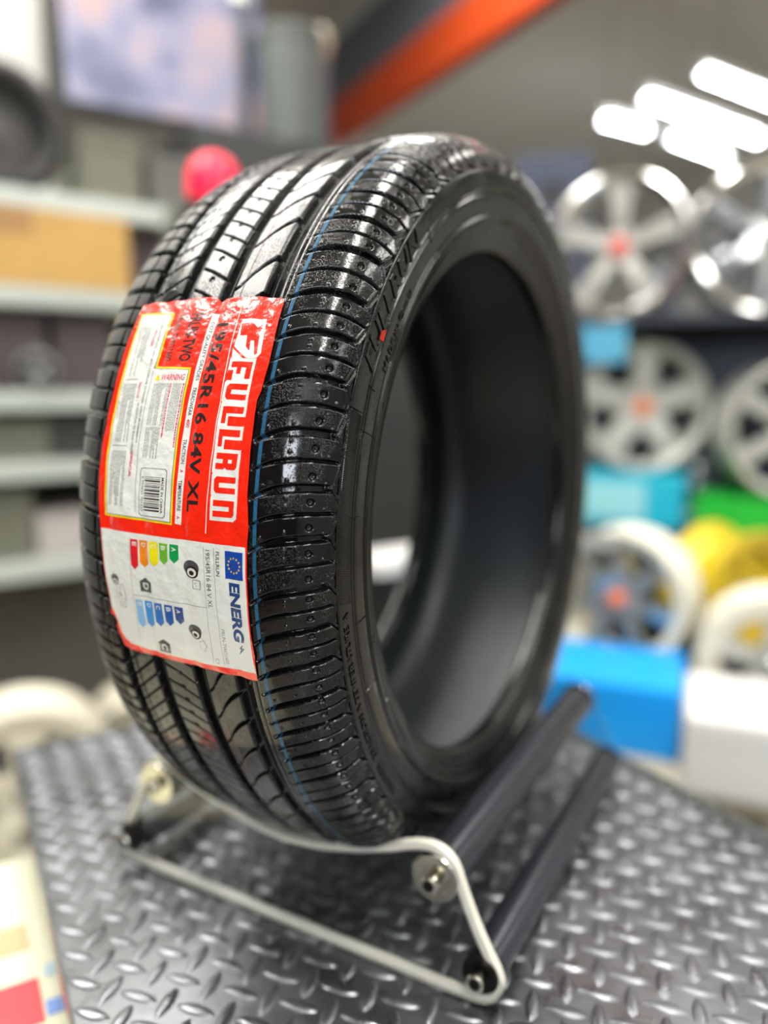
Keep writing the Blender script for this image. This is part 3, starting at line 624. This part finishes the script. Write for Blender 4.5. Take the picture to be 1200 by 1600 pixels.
light_panel(room(2.9, 1.0, CEIL-.042), ROOMROT, .6, 1.2, PANEL, 'added ceiling light panel brightening the wheel rack, outside the picture')  # unseen panel added to brighten the wheels on the rack
# ---- added window behind the camera, unseen, to light label and stand from the front
win = empty('fill_window', room(A0+.03, -2.2, 1.25), ROOMROT+PI/2); tag(win, kind='structure')
part_box('fill_frame', (0, -.012, 0), (1.6, .02, 1.3), M_WHITEM, win)
for k in (-1, 1): part_box('fill_pane', (k*.375, -.03, 0), (.70, .01, 1.15), mat('fill_glass', (255, 255, 255), .3, emit=((238, 246, 255), FILL)), win)
# ---- orange and slate steel beam crossing under the ceiling
zb = 1.66; pA, pB = on_z(500, 246, zb), on_z(868, 0, zb); d = (pB-pA); ang = math.atan2(d.y, d.x); L_ = d.length+1.6; mid = pA + d.normalized()*(L_/2-.25)
beam = empty('steel_beam', Vector((mid.x, mid.y, zb)), ang, 'orange and slate grey steel beam slanting across the upper part', 'beam')
part_box('beam_flange', (0, 0, .125), (L_, .09, .25), mat('orange_steel', (206, 74, 24), .5), beam, .01)
part_box('beam_web', (0, .02, .45), (L_, .05, .40), mat('slate_steel', (104, 108, 117), .55), beam)
for sx in (-1, 1): part_box('beam_hanger', (sx*L_*.44, .02, (CEIL-zb+.6)/2), (.06, .06, CEIL-zb-.62), mat('slate_steel'), beam)
# ---- left shelving unit
BS = 2.25                                     # its front plane, metres from the camera along E2
M_SHELF = mat('pale_shelf_steel', (196, 204, 196), .4, metal=.2); M_POST = mat('shelf_post', (120, 122, 112), .5)
aL, aR = ab(on_b(-260, 600, BS))[0], ab(on_b(285, 600, BS))[0]
shelf = empty('shelving_unit', room((aL+aR)/2, BS+.22, FLOOR), ROOMROT, 'pale grey steel shelving unit along the wall behind the left of the tyre', 'shelving')
zs = [on_b(60, y, BS).z for y in (297, 448, 612, 722, 878)]; zs.append(FLOOR+.12)
W_ = aR-aL
for z in zs: part_box('shelf_board', (0, 0, z-FLOOR-.025), (W_, .44, .05 if z > -1 else .03), M_SHELF, shelf, .004)
for sx in (-1, 1):
    for sy in (-1, 1): part_box('upright', (sx*(W_/2-.015), sy*.21, (zs[0]-FLOOR)/2+.02), (.035, .035, zs[0]-FLOOR-.01), M_POST, shelf)
part_box('back_panel', (0, .215, (zs[0]-FLOOR)/2), (W_, .008, zs[0]-FLOOR-.1), mat('shelf_back', (112, 106, 98), .7), shelf)
def shelf_at(px, k, db=.2): a = ab(on_b(px, 600, BS+db))[0]; return a, BS+db, zs[k]
def box_thing(name, a, b, z, s, m, label, cat, group=None, rz=0, lid=None, tape=None):
    e = empty(name, room(a, b, z), ROOMROT+rz, label, cat, group)
    bm = bmesh.new(); bm_box(bm, (0, 0, s[2]/2), s, None, min(s)*.02); obj('body', bm, m, e)
    if tape: part_box('tape', (0, 0, s[2]+.0006), (s[0]*.99, s[1]*.16, .001), tape, e); part_box('tape', (0, -s[1]/2-.0006, s[2]*.8), (s[0]*.2, .001, s[2]*.35), tape, e)
    if lid: part_box('lid', (0, 0, s[2]-.012), (s[0]*1.03, s[1]*1.03, .03), lid, e, .003)
    return e
M_CARD = mat('cardboard', (200, 160, 92), .7, noise=(9, .06)); M_TAPE = mat('brown_tape', (170, 130, 80), .3)
a, b, z = shelf_at(58, 1); box_thing('cardboard_carton', a-.09, b-.03, z, (.62, .34, .205), M_CARD, 'tan cardboard carton on the second shelf from the top', 'box', tape=M_TAPE)
# plain upright tyres and wheels
M_OLD = mat('dull_tyre_rubber', (44, 42, 42), .6); M_OLDT = mat('dull_tread', (34, 33, 33), .75)
def spare_tyre(R, w, label, loc, rz, group=None):
    e = empty('spare_tyre', loc, rz, label, 'tyre', group)
    P = [(R*.68, w*.30), (R*.72, w*.42), (R*.84, w*.5), (R*.95, w*.46), (R*.99, w*.40)]
    full_ = P + [(R, w*.3), (R, -w*.3)] + [(r, -h) for r, h in P[::-1]] + [(R*.80, -w*.36), (R*.90, 0), (R*.80, w*.36)]
    obj('wheel_disc', lathe([(.001, -.02), (R*.2, -.02), (R*.25, .0), (R*.60, .01), (R*.69, -.03), (R*.69, .04), (.001, .04)], 48, 'Y', Matrix.Translation((0, 0, R))), mat('dull_grey_disc', (92, 90, 88), .6), e, 50)
    bm = lathe(full_, 72, 'Y', Matrix.Translation((0, 0, R)), closed=True); body = obj('tyre_body', bm, M_OLD, e, 60)
    bm = bmesh.new()
    for k in range(40):
        t = 2*PI*k/40
        for y in (-.3, -.1, .1, .3):
            M = Matrix.Translation((0, 0, R)) @ Matrix.Rotation(t, 4, 'Y'); bm_box(bm, (0, y*w, R+.002), (R*.10, w*.15, .008), M)
    obj('tread_blocks', bm, M_OLDT, e); return e
def wheel(R, w, nsp, m_rim, m_sp, m_cap, label, loc, rz, group=None, wide=.16, tilt=0., twin=False, cat='wheel', rimw=.14, dish=.25):
    """alloy wheel standing on its rim; face towards local -Y"""
    e = empty('alloy_wheel', loc, rz, label, cat, group); e.rotation_euler = (tilt, 0, rz)
    C_ = Matrix.Translation((0, 0, R))
    P = [(R, -w*.5), (R*.965, -w*.52), (R*(1-rimw*.5), -w*.47), (R*(1-rimw), -w*.40), (R*(1-rimw)*.99, w*.3), (R*.97, w*.5), (R, w*.5), (R*.99, w*.42), (R*.88, w*.3), (R*.86, -w*.25), (R*.98, -w*.38)]
    obj('rim', lathe(P, 64, 'Y', C_, closed=True), m_rim, e, 50)
    r0, r1 = R*.17, R*(1-rimw)
    for k in range(nsp):
        for off in ((-.11, .11) if twin else (0,)):
            t = 2*PI*k/nsp+off; bm = bmesh.new(); M = C_ @ Matrix.Rotation(t, 4, 'Y')
            sec = []
            for f in (0, .3, .7, 1.0):
                r = r0*.8+(r1*1.01-r0*.8)*f; hw = R*wide*(.5-.16*math.sin(f*PI))*(.6 if twin else 1); y = -w*(.5-dish)+(-w*.12*f*(1-f)*2) - w*.10*f
                sec.append([bm.verts.new(M @ Vector((sx*hw*k2, y+dy, r))) for sx, k2, dy in ((-1, 1, .02), (-1, .7, 0), (1, .7, 0), (1, 1, .02), (1, .8, .035), (-1, .8, .035))])
            for A, B in zip(sec, sec[1:]):
                for i in range(6): bm.faces.new((A[i], A[(i+1) % 6], B[(i+1) % 6], B[i]))
            bm.faces.new(sec[0]); bm.faces.new(sec[-1]); obj('spoke', bm, m_sp, e, 40)
    y = -w*(.5-dish)
    obj('hub', lathe([(.001, y+.05), (R*.26, y+.05), (R*.24, y), (R*.16, y-.004), (.001, y-.004)], 40, 'Y', C_), m_sp, e, 40)
    obj('centre_cap', lathe([(R*.135, y-.003), (R*.13, y-.014), (R*.08, y-.020), (.001, y-.021)], 32, 'Y', C_), m_cap, e, 40)
    for k in range(5):
        t = 2*PI*k/5+.3; M = C_ @ Matrix.Rotation(t, 4, 'Y'); bm = bmesh.new(); tube_between(bm, M @ Vector((0, y-.002, R*.19)), M @ Vector((0, y-.012, R*.19)), R*.022, 8); obj('lug_nut', bm, M_STEEL, e, 40)
    return e
M_CHR = mat('polished_alloy', (232, 232, 230), .12, metal=1); M_SIL = mat('silver_alloy', (190, 192, 190), .28, metal=.85); M_PALE = mat('pale_alloy', (192, 192, 184), .4, metal=.3, spec=.8)
M_CREAM = mat('cream_rim', (216, 210, 190), .4, spec=.6); M_GOLDW = mat('yellow_rim', (226, 196, 40), .3, spec=.8, metal=.2); M_GUN = mat('gunmetal_alloy', (96, 98, 104), .3, metal=.8)
M_OCAP = mat('orange_cap', (240, 124, 56), .4); M_RCAP = mat('red_cap', (214, 60, 54), .4); M_BCAP = mat('black_cap', (30, 30, 32), .3); M_SCAP = mat('silver_cap', (210, 210, 208), .2, metal=.9)
def face_cam(p): d = CAM-p; return math.atan2(d.y, d.x)+PI/2
a, b, z = shelf_at(12, 0); p = room(a, b-.05, z); spare_tyre(.165, .16, 'dark tyre standing on the top shelf at the far left edge', p, ROOMROT+.1)
# bins on the top shelf, right of the tyre
M_OLIVE = mat('olive_bin', (116, 116, 100), .6); M_OLIVE2 = mat('grey_bin', (104, 104, 98), .6)
for px, lab, mm, s in ((166, 'olive grey storage bin on the top shelf beside the dark tyre', M_OLIVE, (.15, .34, .17)), (248, 'grey storage bin at the right end of the top shelf', M_OLIVE2, (.12, .32, .15))):
    a, b, z = shelf_at(px, 0); box_thing('storage_bin', a, b, z, s, mm, lab, 'bin', lid=mm)
M_MAUVE = mat('dark_mauve_carton', (86, 74, 76), .6); M_PBOX = mat('pale_carton', (196, 186, 182), .6); M_DBOX = mat('charcoal_case', (62, 60, 58), .5)
for px, k, s, mm, nm, lab in ((215, 1, (.11, .3, .19), M_MAUVE, 'carton', 'dark mauve carton beside the tan carton'),
                          (8, 2, (.18, .3, .24), M_MAUVE, 'carton', 'dark mauve carton at the left end of the third shelf'), (118, 2, (.16, .3, .235), M_MAUVE, 'carton', 'dark mauve carton behind the round silver hub, third shelf'),
                          (10, 3, (.16, .3, .11), M_OLIVE, 'storage_bin', 'olive bin at the left of the narrow fourth shelf'), (105, 3, (.16, .3, .12), M_DBOX, 'tool_case', 'charcoal case on the narrow fourth shelf'), (205, 3, (.16, .3, .12), M_OLIVE2, 'storage_bin', 'grey bin on the fourth shelf close to the tyre'),
                          (85, 4, (.19, .28, .115), M_PBOX, 'carton', 'pale pinkish carton on the fifth shelf'), (-20, 4, (.15, .28, .19), M_OLIVE, 'storage_bin', 'olive bin on the fifth shelf at the left edge'), (205, 4, (.18, .28, .17), M_DBOX, 'tool_case', 'charcoal case on the fifth shelf behind the tread')):
    a, b, z = shelf_at(px, k); box_thing(nm, a, b+.03, z, s, mm, lab, 'box', lid=mm)
a, b, z = shelf_at(58, 2, .02); p = room(a, b+.0, z); wheel(.055, .05, 6, M_SIL, M_SIL, M_SCAP, 'small round silver hub on the third shelf', p, face_cam(p), cat='hub')
# wheels on and under the lowest boards
for px, k, R, mm, lab in ((14, 5, .12, M_GUN, 'grey wheel under the fifth shelf at the left edge'), (160, 5, .12, M_GUN, 'dark grey wheel under the fifth shelf against the tread')):
    a = ab(on_b(px, 900, BS+.1))[0]; p = room(a, BS+.06, zs[5]); wheel(R, .18, 7, mm, mm, M_BCAP, lab, p, face_cam(p), dish=.2)
a, b = ab(on_b(90, 940, BS-.2)); 
# pale wheels on the floor in front of the shelf
for px, py, d_, R, lab in ((34, 1092, 1.80, .200, 'cream white wheel low behind the table at the left edge'), (192, 1084, 2.12, .085, 'small white wheel between the table corner and the tyre')):
    top = at(px, py, d_); p = Vector((top.x, top.y, FLOOR)); h = top.z-FLOOR; 
    st_ = empty('wheel_pedestal', p, face_cam(p), 'black block under the '+('larger' if R > .1 else 'smaller')+' cream wheel behind the table', 'stand')
    part_box('block_body', (0, 0, (h-2*R)/2), (R*1.3, R, h-2*R), M_BLKST, st_, .01); part_box('rubber_pad', (0, 0, h-2*R-.003), (R*1.2, R*.9, .006), M_OLD, st_)
    wheel(R, .18, 5, M_CREAM, M_CREAM, M_SCAP, lab, p+UPV*(h-2*R), face_cam(p), rimw=.3, wide=.5, dish=.1)
# ---- picture on the wall, upper left
def poster_mat():
    m = bpy.data.materials.new('poster_print'); m.use_nodes = True; nt = m.node_tree; b = nt.nodes['Principled BSDF']; N = nt.nodes.new; L = nt.links.new
    tc = N('ShaderNodeTexCoord'); n = N('ShaderNodeTexNoise'); n.inputs['Scale'].default_value = 4.2; n.inputs['Detail'].default_value = 2.5; L(tc.outputs['Object'], n.inputs['Vector'])
    r = N('ShaderNodeValToRGB'); E_ = r.color_ramp.elements; E_[0].position = .30; E_[0].color = (*lin((74, 78, 100)), 1); E_[1].position = .68; E_[1].color = (*lin((196, 160, 144)), 1)
    for p_, c in ((.40, (108, 112, 140)), (.48, (146, 146, 172)), (.56, (168, 154, 168))): e = E_.new(p_); e.color = (*lin(c), 1)
    L(n.outputs['Fac'], r.inputs['Fac']); L(r.outputs['Color'], b.inputs['Base Color']); b.inputs['Roughness'].default_value = .35
    L(r.outputs['Color'], b.inputs['Emission Color']); b.inputs['Emission Strength'].default_value = .12; return m
BP = 2.6
c0 = on_b(106, 186, BP); c1 = on_b(405, 186, BP); w_ = (c1-c0).length; hgt = .62
pic = empty('wall_screen', (c0+c1)/2, ROOMROT, 'wide lit screen with a blurred lavender and peach picture, upper left', 'screen')
pic.rotation_euler = (math.radians(0), math.radians(-1.5), ROOMROT)
part_box('bezel', (0, 0, hgt/2), (w_+.04, .05, hgt+.04), mat('black_plastic', (30, 30, 34), .4), pic, .006)
part_box('picture', (0, -.0265, hgt/2), (w_, .004, hgt), poster_mat(), pic)
part_box('ceiling_pole', (0, .05, (CEIL-c0.z)/2+hgt/4), (.05, .05, CEIL-c0.z-hgt/2), M_BLKST, pic)
# ---- grey bucket and dark speaker above and behind the tyre
def pail(p, r, h, m, label):
    e = empty('pail', p, 0, label, 'bucket'); obj('pail_body', lathe([(.001, 0), (r*.85, 0), (r, h), (r*1.04, h), (r*1.04, h*.94), (r*.97, h*.94)], 40, 'Z'), m, e, 40)
    obj('pail_lid', lathe([(r*1.05, h*.96), (r*1.05, h*1.03), (r*.9, h*1.05), (.001, h*1.05)], 40, 'Z'), m, e, 40); return e
cab_top = on_b(440, 222, 2.45); a, b = ab(cab_top)
a2 = ab(on_b(300, 214, 2.45))[0]; a3 = ab(on_b(690, 214, 2.45))[0]
cab = empty('tall_cabinet', room((a2+a3)/2, 2.62, FLOOR), ROOMROT, 'dark tall cabinet behind the top of the tyre, under the grey pail', 'cabinet'); hh = cab_top.z-FLOOR
M_CAB = mat('dark_cabinet', (58, 58, 58), .5); part_box('carcass', (0, 0, hh/2), (a3-a2, .40, hh), M_CAB, cab, .006)
for sx in (-1, 1):
    dr = part_box('door', (sx*(a3-a2)/4, -.206, hh/2), ((a3-a2)/2-.01, .016, hh-.04), M_CAB, cab, .003); part_box('handle', (sx*.03, -.222, hh*.55), (.012, .018, .12), M_STEEL, dr)
pp = on_b(456, 214, 2.5); pail(Vector((pp.x, pp.y, cab_top.z)), .112, .35, mat('grey_green_plastic', (92, 98, 94), .5), 'grey green pail on top of the dark cabinet')
pp = on_b(385, 90, 2.55)
for px, r, hgt_, lab, c in ((378, .04, .46, 'slim dark canister with silver cap left of the grey green pail', (220, 222, 216)), (500, .036, .38, 'dark canister with beige cap right of the grey green pail', (190, 180, 160))):
    p = on_b(px, 214, 2.6); e = empty('canister', Vector((p.x, p.y, cab_top.z)), 0, lab, 'canister'); mm = mat('canister_%d' % px, c, .25, metal=.3); mdk = mat('slate_can', (66, 70, 80), .4)
    obj('can_body', lathe([(.001, 0), (r, 0), (r, hgt_), (r*.7, hgt_+.03)], 32, 'Z'), mdk, e, 40); obj('can_cap', lathe([(r*.7, hgt_-.02), (r*1.15, hgt_-.01), (r*1.15, hgt_+.05), (r*.8, hgt_+.075), (.001, hgt_+.08)], 32, 'Z'), mm, e, 40)
q = at(622, 862, 1.95); e = empty('tray_stool', Vector((q.x, q.y, FLOOR)), ROOMROT, 'white flat tray on a dark stool, seen through the hole of the tyre', 'tray'); hq = q.z-FLOOR
part_box('carton_body', (0, 0, hq-.02), (.22, .12, .04), M_WHITEM, e, .004); part_box('stool_leg', (0, 0, hq/2-.022), (.12, .1, hq-.045), M_BLKST, e); part_box('carton_flap', (0, 0, hq+.001), (.21, .07, .002), M_WHITEM, e)
# red rounded object beside the cabinet, given an added glow
p = at(334, 318, 1.75); e = empty('red_object', p, 0, 'round bright red object with an added pink glow behind the top left of the tread', 'item')
M_REDP = mat('red_glow', (236, 10, 60), .3, emit=((240, 6, 54), .55))  # emission adds a glow to a red object of unknown use
obj('lens', lathe([(.001, .105), (.022, .102), (.044, .088), (.056, .06), (.058, .03), (.054, 0), (.001, 0)], 40, 'Z'), M_REDP, e, 60)  # domed body of the red object
obj('red_base', lathe([(.001, -.02), (.058, -.02), (.060, .004), (.001, .004)], 40, 'Z'), M_BLKST, e, 40)
bm = bmesh.new(); tube_between(bm, Vector((0, 0, FLOOR-p.z+.02)), Vector((0, 0, -.018)), .012, 12); obj('red_pole', bm, M_POST, e, 40)
obj('foot', lathe([(.001, FLOOR-p.z), (.14, FLOOR-p.z), (.13, FLOOR-p.z+.02), (.001, FLOOR-p.z+.025)], 32, 'Z'), M_BLKST, e, 40)
# ================================================================== wheel display at the right
def level(px, py, d_): return at(px, py, d_)
rk0, rk1 = at(905, 480, 2.55), at(1330, 480, 2.25); dr = rk1-rk0; dr.z = 0; RW = dr.length; rang = math.atan2(dr.y, dr.x); rc = (rk0+rk1)/2
NB = Vector((math.sin(rang), -math.cos(rang), 0))       # towards the camera
if (CAM-rc).dot(NB) < 0: NB = -NB
rack = empty('display_rack', Vector((rc.x, rc.y, FLOOR)), rang, 'dark steel display rack holding wheels at the right', 'rack')
M_RACK = mat('rack_steel', (40, 44, 54), .5)
zr = [at(1000, 836, 2.3).z, at(1000, 492, 2.3).z]
fs = -1 if NB.dot(Vector((-math.sin(rang), math.cos(rang), 0))) < 0 else 1
for z in zr: part_box('rack_shelf', (0, 0, z-FLOOR-.012), (RW+.3, .42, .024), M_RACK, rack)
for sx in (-1, 1):
    for sy in (-1, 1): part_box('rack_post', (sx*(RW/2+.13), sy*.19, (zr[1]-FLOOR-.0)/2), (.035, .035, zr[1]-FLOOR-.0), M_RACK, rack)
part_box('rack_back', (0, -fs*.215, (zr[1]-FLOOR-.0)/2), (RW+.3, .01, zr[1]-FLOOR-.03), mat('rack_mesh', (62, 68, 84), .5, noise=(6, .3)), rack)
def rack_pt(px, py, z, off=.02):
    """point on the rack, under the picture column px, near its front"""
    r = ray(px, py); o = rc+NB*off; t = (o-CAM).dot(NB)/r.dot(NB); q = CAM+r*t; return Vector((q.x, q.y, z))
M_CYAN = mat('cyan_carton', (22, 176, 204), .45); M_CYANL = mat('pale_cyan_print', (150, 214, 222), .5); M_GREEN = mat('green_carton', (0, 172, 44), .45); M_BLUEC = mat('blue_carton', (0, 150, 236), .45); M_WBOX = mat('white_carton', (212, 212, 210), .5)
def rbox(name, px, z, s, m, label, cat='box', off=.03, rz=0, front=None):
    p = rack_pt(px, 700, z, off); e = empty(name, p, rang+(0 if fs < 0 else PI)+rz, label, cat)
    bm = bmesh.new(); bm_box(bm, (0, 0, s[2]/2), s, None, .004); obj('carton_body', bm, m, e)
    if front: part_box('printed_panel', (front[1]*s[0], -s[1]/2-.001, s[2]*.5), (front[2]*s[0], .002, s[2]*.7), front[0], e)
    part_box('carton_flap', (0, 0, s[2]+.0012), (s[0]*.96, s[1]*.4, .002), m, e); return p, e
hz = lambda y0_, y1_, d_: at(1000, y0_, d_).z-at(1000, y1_, d_).z
pc, _e = rbox('cyan_carton', 996, zr[0], (.31, .26, .165), M_CYAN, 'cyan carton with pale print under the silver wheel with an orange cap', off=.03, front=(M_CYANL, -.16, .6))
pg, _e = rbox('green_carton', 1205, zr[0], (.40, .26, .105), M_GREEN, 'bright green carton under the silver wheel at the right edge', off=.06)
p = Vector((pc.x, pc.y, zr[0]+.168)); wheel(.200, .13, 5, M_PALE, M_PALE, M_OCAP, 'pale silver wheel with orange cap standing on the cyan carton', p, face_cam(p)+.3, wide=.58)
p = Vector((pg.x, pg.y, zr[0]+.108))+Vector((math.cos(rang), math.sin(rang), 0))*.05; wheel(.205, .18, 6, M_PALE, M_PALE, M_BCAP, 'bright silver wheel on the green carton at the right edge', p, face_cam(p)+.35, wide=.34)
# upper row
p = rack_pt(968, 480, zr[1]+.0, .03); wheel(.216, .14, 5, M_CHR, M_PALE, M_RCAP, 'big polished wheel with red cap on the top shelf of the rack, nearest the tyre', p, face_cam(p)-.25, wide=.34, twin=True)
p = rack_pt(1186, 480, zr[1]+.0, .03); wheel(.216, .14, 6, M_CHR, M_CHR, M_SCAP, 'polished chrome wheel on the top shelf of the rack at the right edge', p, face_cam(p)+.25, wide=.3)
p = rack_pt(1082, 480, zr[1]+.0, -.13); wheel(.17, .09, 7, M_GUN, M_GUN, M_SCAP, 'grey wheel between the two polished wheels on the top shelf', p, face_cam(p), wide=.24)
# middle back row
p = rack_pt(1098, 600, zr[0], -.14); wheel(.16, .08, 8, M_GUN, M_GUN, M_SCAP, 'gunmetal wheel set back between the cyan and green cartons', p, face_cam(p), wide=.24)
p = rack_pt(905, 600, zr[0], -.15); wheel(.15, .08, 8, M_SIL, M_SIL, M_BCAP, 'silver wheel half hidden behind the right side of the tyre', p, face_cam(p), wide=.3)
# blue film hanging over the edge of the top shelf
rbox('blue_carton', 938, zr[0]+.168+0, (.001, .001, .001), M_BLUEC, 'x') if False else None
p = rack_pt(945, 515, zr[1]-.028, .215); e = empty('blue_banner', p, rang+(0 if fs < 0 else PI), 'small blue tag hanging from the upper rack shelf beside the tyre', 'tag')
part_box('tag_sheet', (0, 0, -.055), (.13, .003, .11), mat('sky_blue_print', (78, 156, 190), .5), e, .001); part_box('tag_clip', (0, 0, .006), (.03, .012, .02), M_STEEL, e)
# lower level: bench with trays and cartons behind the table
bz = at(950, 1178, 1.62).z
q0, q1 = at(880, 1178, 1.70), at(1330, 1250, 1.50)
bq = (q0+q1)/2; bl = (q1-q0); bl.z = 0; bang = math.atan2(bl.y, bl.x)
bench = empty('low_bench', Vector((bq.x, bq.y, FLOOR)), bang, 'low dark bench behind the table carrying cartons and wheels', 'bench')
BN = Vector((-math.sin(bang), math.cos(bang), 0)); BN = BN if (CAM-bq).dot(BN) < 0 else -BN      # away from the camera
loc_y = BN.dot(Vector((-math.sin(bang), math.cos(bang), 0)))
part_box('bench_top', (0, loc_y*.13, bz-FLOOR-.02), (bl.length+.3, .52, .04), mat('bench_wood', (176, 168, 148), .6), bench, .004)
for sx in (-1, 1):
    for sy in (-.1, .34): part_box('bench_leg', (sx*(bl.length/2+.08), loc_y*sy, (bz-FLOOR-.04)/2), (.05, .05, bz-FLOOR-.04), M_BLKST, bench)
def bench_pt(px, py, off):
    r = ray(px, py); o = bq+BN*off; t = (o-CAM).dot(BN)/r.dot(BN); q = CAM+r*t; return Vector((q.x, q.y, bz))
def bbox(name, px, off, s, m, label, rz=0):
    p = bench_pt(px, 1150, off); e = empty(name, p, bang+(0 if loc_y > 0 else PI)+rz, label, 'box')
    # open topped tray or carton
    bm = bmesh.new(); bm_box(bm, (0, 0, s[2]/2), s, None, .004); obj('carton_body', bm, m, e); part_box('carton_flap', (0, -s[1]/2-.001, s[2]*.86), (s[0]*.98, .002, s[2]*.26), m, e); return p
pb_ = bbox('blue_carton', 950, .10, (.300, .26, .150), M_BLUEC, 'bright blue carton behind the far end of the upper black tube', .0)
pw_ = bbox('white_carton', 1198, -.02, (.300, .26, .150), M_WBOX, 'white carton at the right edge beyond the table')
p = bench_pt(962, 1150, .33); p.z = bz; e = empty('riser_block', p, bang, 'low dark riser on the bench behind the blue carton', 'riser'); part_box('riser_body', (0, 0, .035), (.2, .14, .07), M_BLKST, e, .004); part_box('riser_pad', (0, 0, .0715), (.18, .12, .003), M_OLD, e)
wheel(.170, .13, 7, M_CREAM, M_SIL, M_OCAP, 'cream rimmed wheel with orange cap behind the blue carton', p+UPV*.073, face_cam(p)-.35, rimw=.18, wide=.3)
p = bench_pt(1195, 1150, .22); p.z = bz; wheel(.158, .13, 5, M_CREAM, M_PALE, M_SCAP, 'cream wheel with white hub behind the white carton at the right edge', p, face_cam(p)+.1, rimw=.32, wide=.4)
p = at(1140, 930, 2.12); t = .150; pz = p.z-t
blk = empty('wheel_block', Vector((p.x, p.y, FLOOR)), rang, 'dark plinth under the yellow wheel', 'plinth'); part_box('plinth_body', (0, 0, (pz-FLOOR)/2), (.26, .2, pz-FLOOR), M_RACK, blk, .006); part_box('plinth_cap', (0, 0, pz-FLOOR-.006), (.28, .22, .012), M_RACK, blk)
wheel(.17, .16, 5, M_GOLDW, M_GOLDW, M_BCAP, 'yellow wheel behind the cream wheel, below the green carton', Vector((p.x, p.y, pz)), face_cam(p)+.9, rimw=.3, wide=.5)
for px, py, d_, R, lab, mm in ((925, 905, 2.15, .11, 'small pale wheel beside the tyre, below the cyan carton', M_PALE), (1040, 905, 2.45, .13, 'small grey wheel below the right end of the cyan carton', M_SIL)):
    p = at(px, py, d_); pz = p.z-R
    blk = empty('wheel_block', Vector((p.x, p.y, FLOOR)), rang, 'dark plinth under the '+lab.split(',')[0].split(' below')[0], 'plinth'); part_box('plinth_body', (0, 0, (pz-FLOOR)/2), (.16, .14, pz-FLOOR), M_RACK, blk, .006); part_box('plinth_cap', (0, 0, pz-FLOOR-.006), (.18, .16, .012), M_RACK, blk)
    wheel(R, .1, 6, mm, mm, M_SCAP, lab, Vector((p.x, p.y, pz)), face_cam(p), wide=.3)
# dark loudspeaker seen past the top right of the tyre
p = at(862, 330, 3.2); sp_h = at(862, 255, 3.2).z-FLOOR; e = empty('tall_loudspeaker', Vector((p.x, p.y, FLOOR)), face_cam(p), 'dark blue grey tall loudspeaker beyond the top right of the tyre', 'speaker')
part_box('speaker_box', (0, 0, sp_h/2), (.30, .26, sp_h), mat('navy_cabinet', (52, 60, 82), .5), e, .01)
for k, r in ((.93, .05), (.84, .09)): obj('speaker_cone', lathe([(r, -.132), (r*.9, -.140), (r*.5, -.128), (.001, -.132)], 32, 'Y', Matrix.Translation((0, 0, sp_h*k))), M_BLKST, e, 40)
# ---- tall cream carton at the lower left of the table
zc = -.372; c0 = on_z(58, 1332, zc); w_c = .36
cc = c0 + TU*.23 - TV*(w_c/2-.004)
car = empty('printed_carton', Vector((cc.x, cc.y, FLOOR)), TA, 'tall cream carton with red and blue print beside the lower left table edge', 'box'); hc = zc-FLOOR
bm = bmesh.new(); bm_box(bm, (0, 0, hc/2), (.46, w_c, hc), None, .004); obj('carton_body', bm, mat('cream_board', (218, 216, 188), .45, noise=(5, .03)), car)
def on_car(px, py): q = on_z(px, py, zc); q = q-cc; return q.dot(TU), q.dot(TV)
for nm, px, py, s, c, lab in (('red_print', 4, 1582, (.050, .055), (240, 60, 70), 'red printed square'), ('orange_print', 14, 1472, (.035, .03), (234, 170, 130), 'pale orange printed mark'), ('blue_print', 86, 1572, (.016, .012), (120, 150, 210), 'small blue printed mark'), ('blue_print', 78, 1515, (.014, .010), (176, 196, 208), 'faint blue printed mark')):
    x, y = on_car(px, py); tag(part_box(nm, (x, y, hc+.0007), (*s, .001), mat(nm+str(py), c, .45), car), lab)
part_box('carton_seam', (0, w_c/2-.17, hc+.0004), (.455, .003, .0006), mat('cream_tape', (222, 218, 190), .3), car)
# ---- world: nothing but the room
w = bpy.data.worlds.new('world'); sc.world = w; w.use_nodes = True; w.node_tree.nodes['Background'].inputs[0].default_value = (.8, .85, .9, 1); w.node_tree.nodes['Background'].inputs[1].default_value = .2
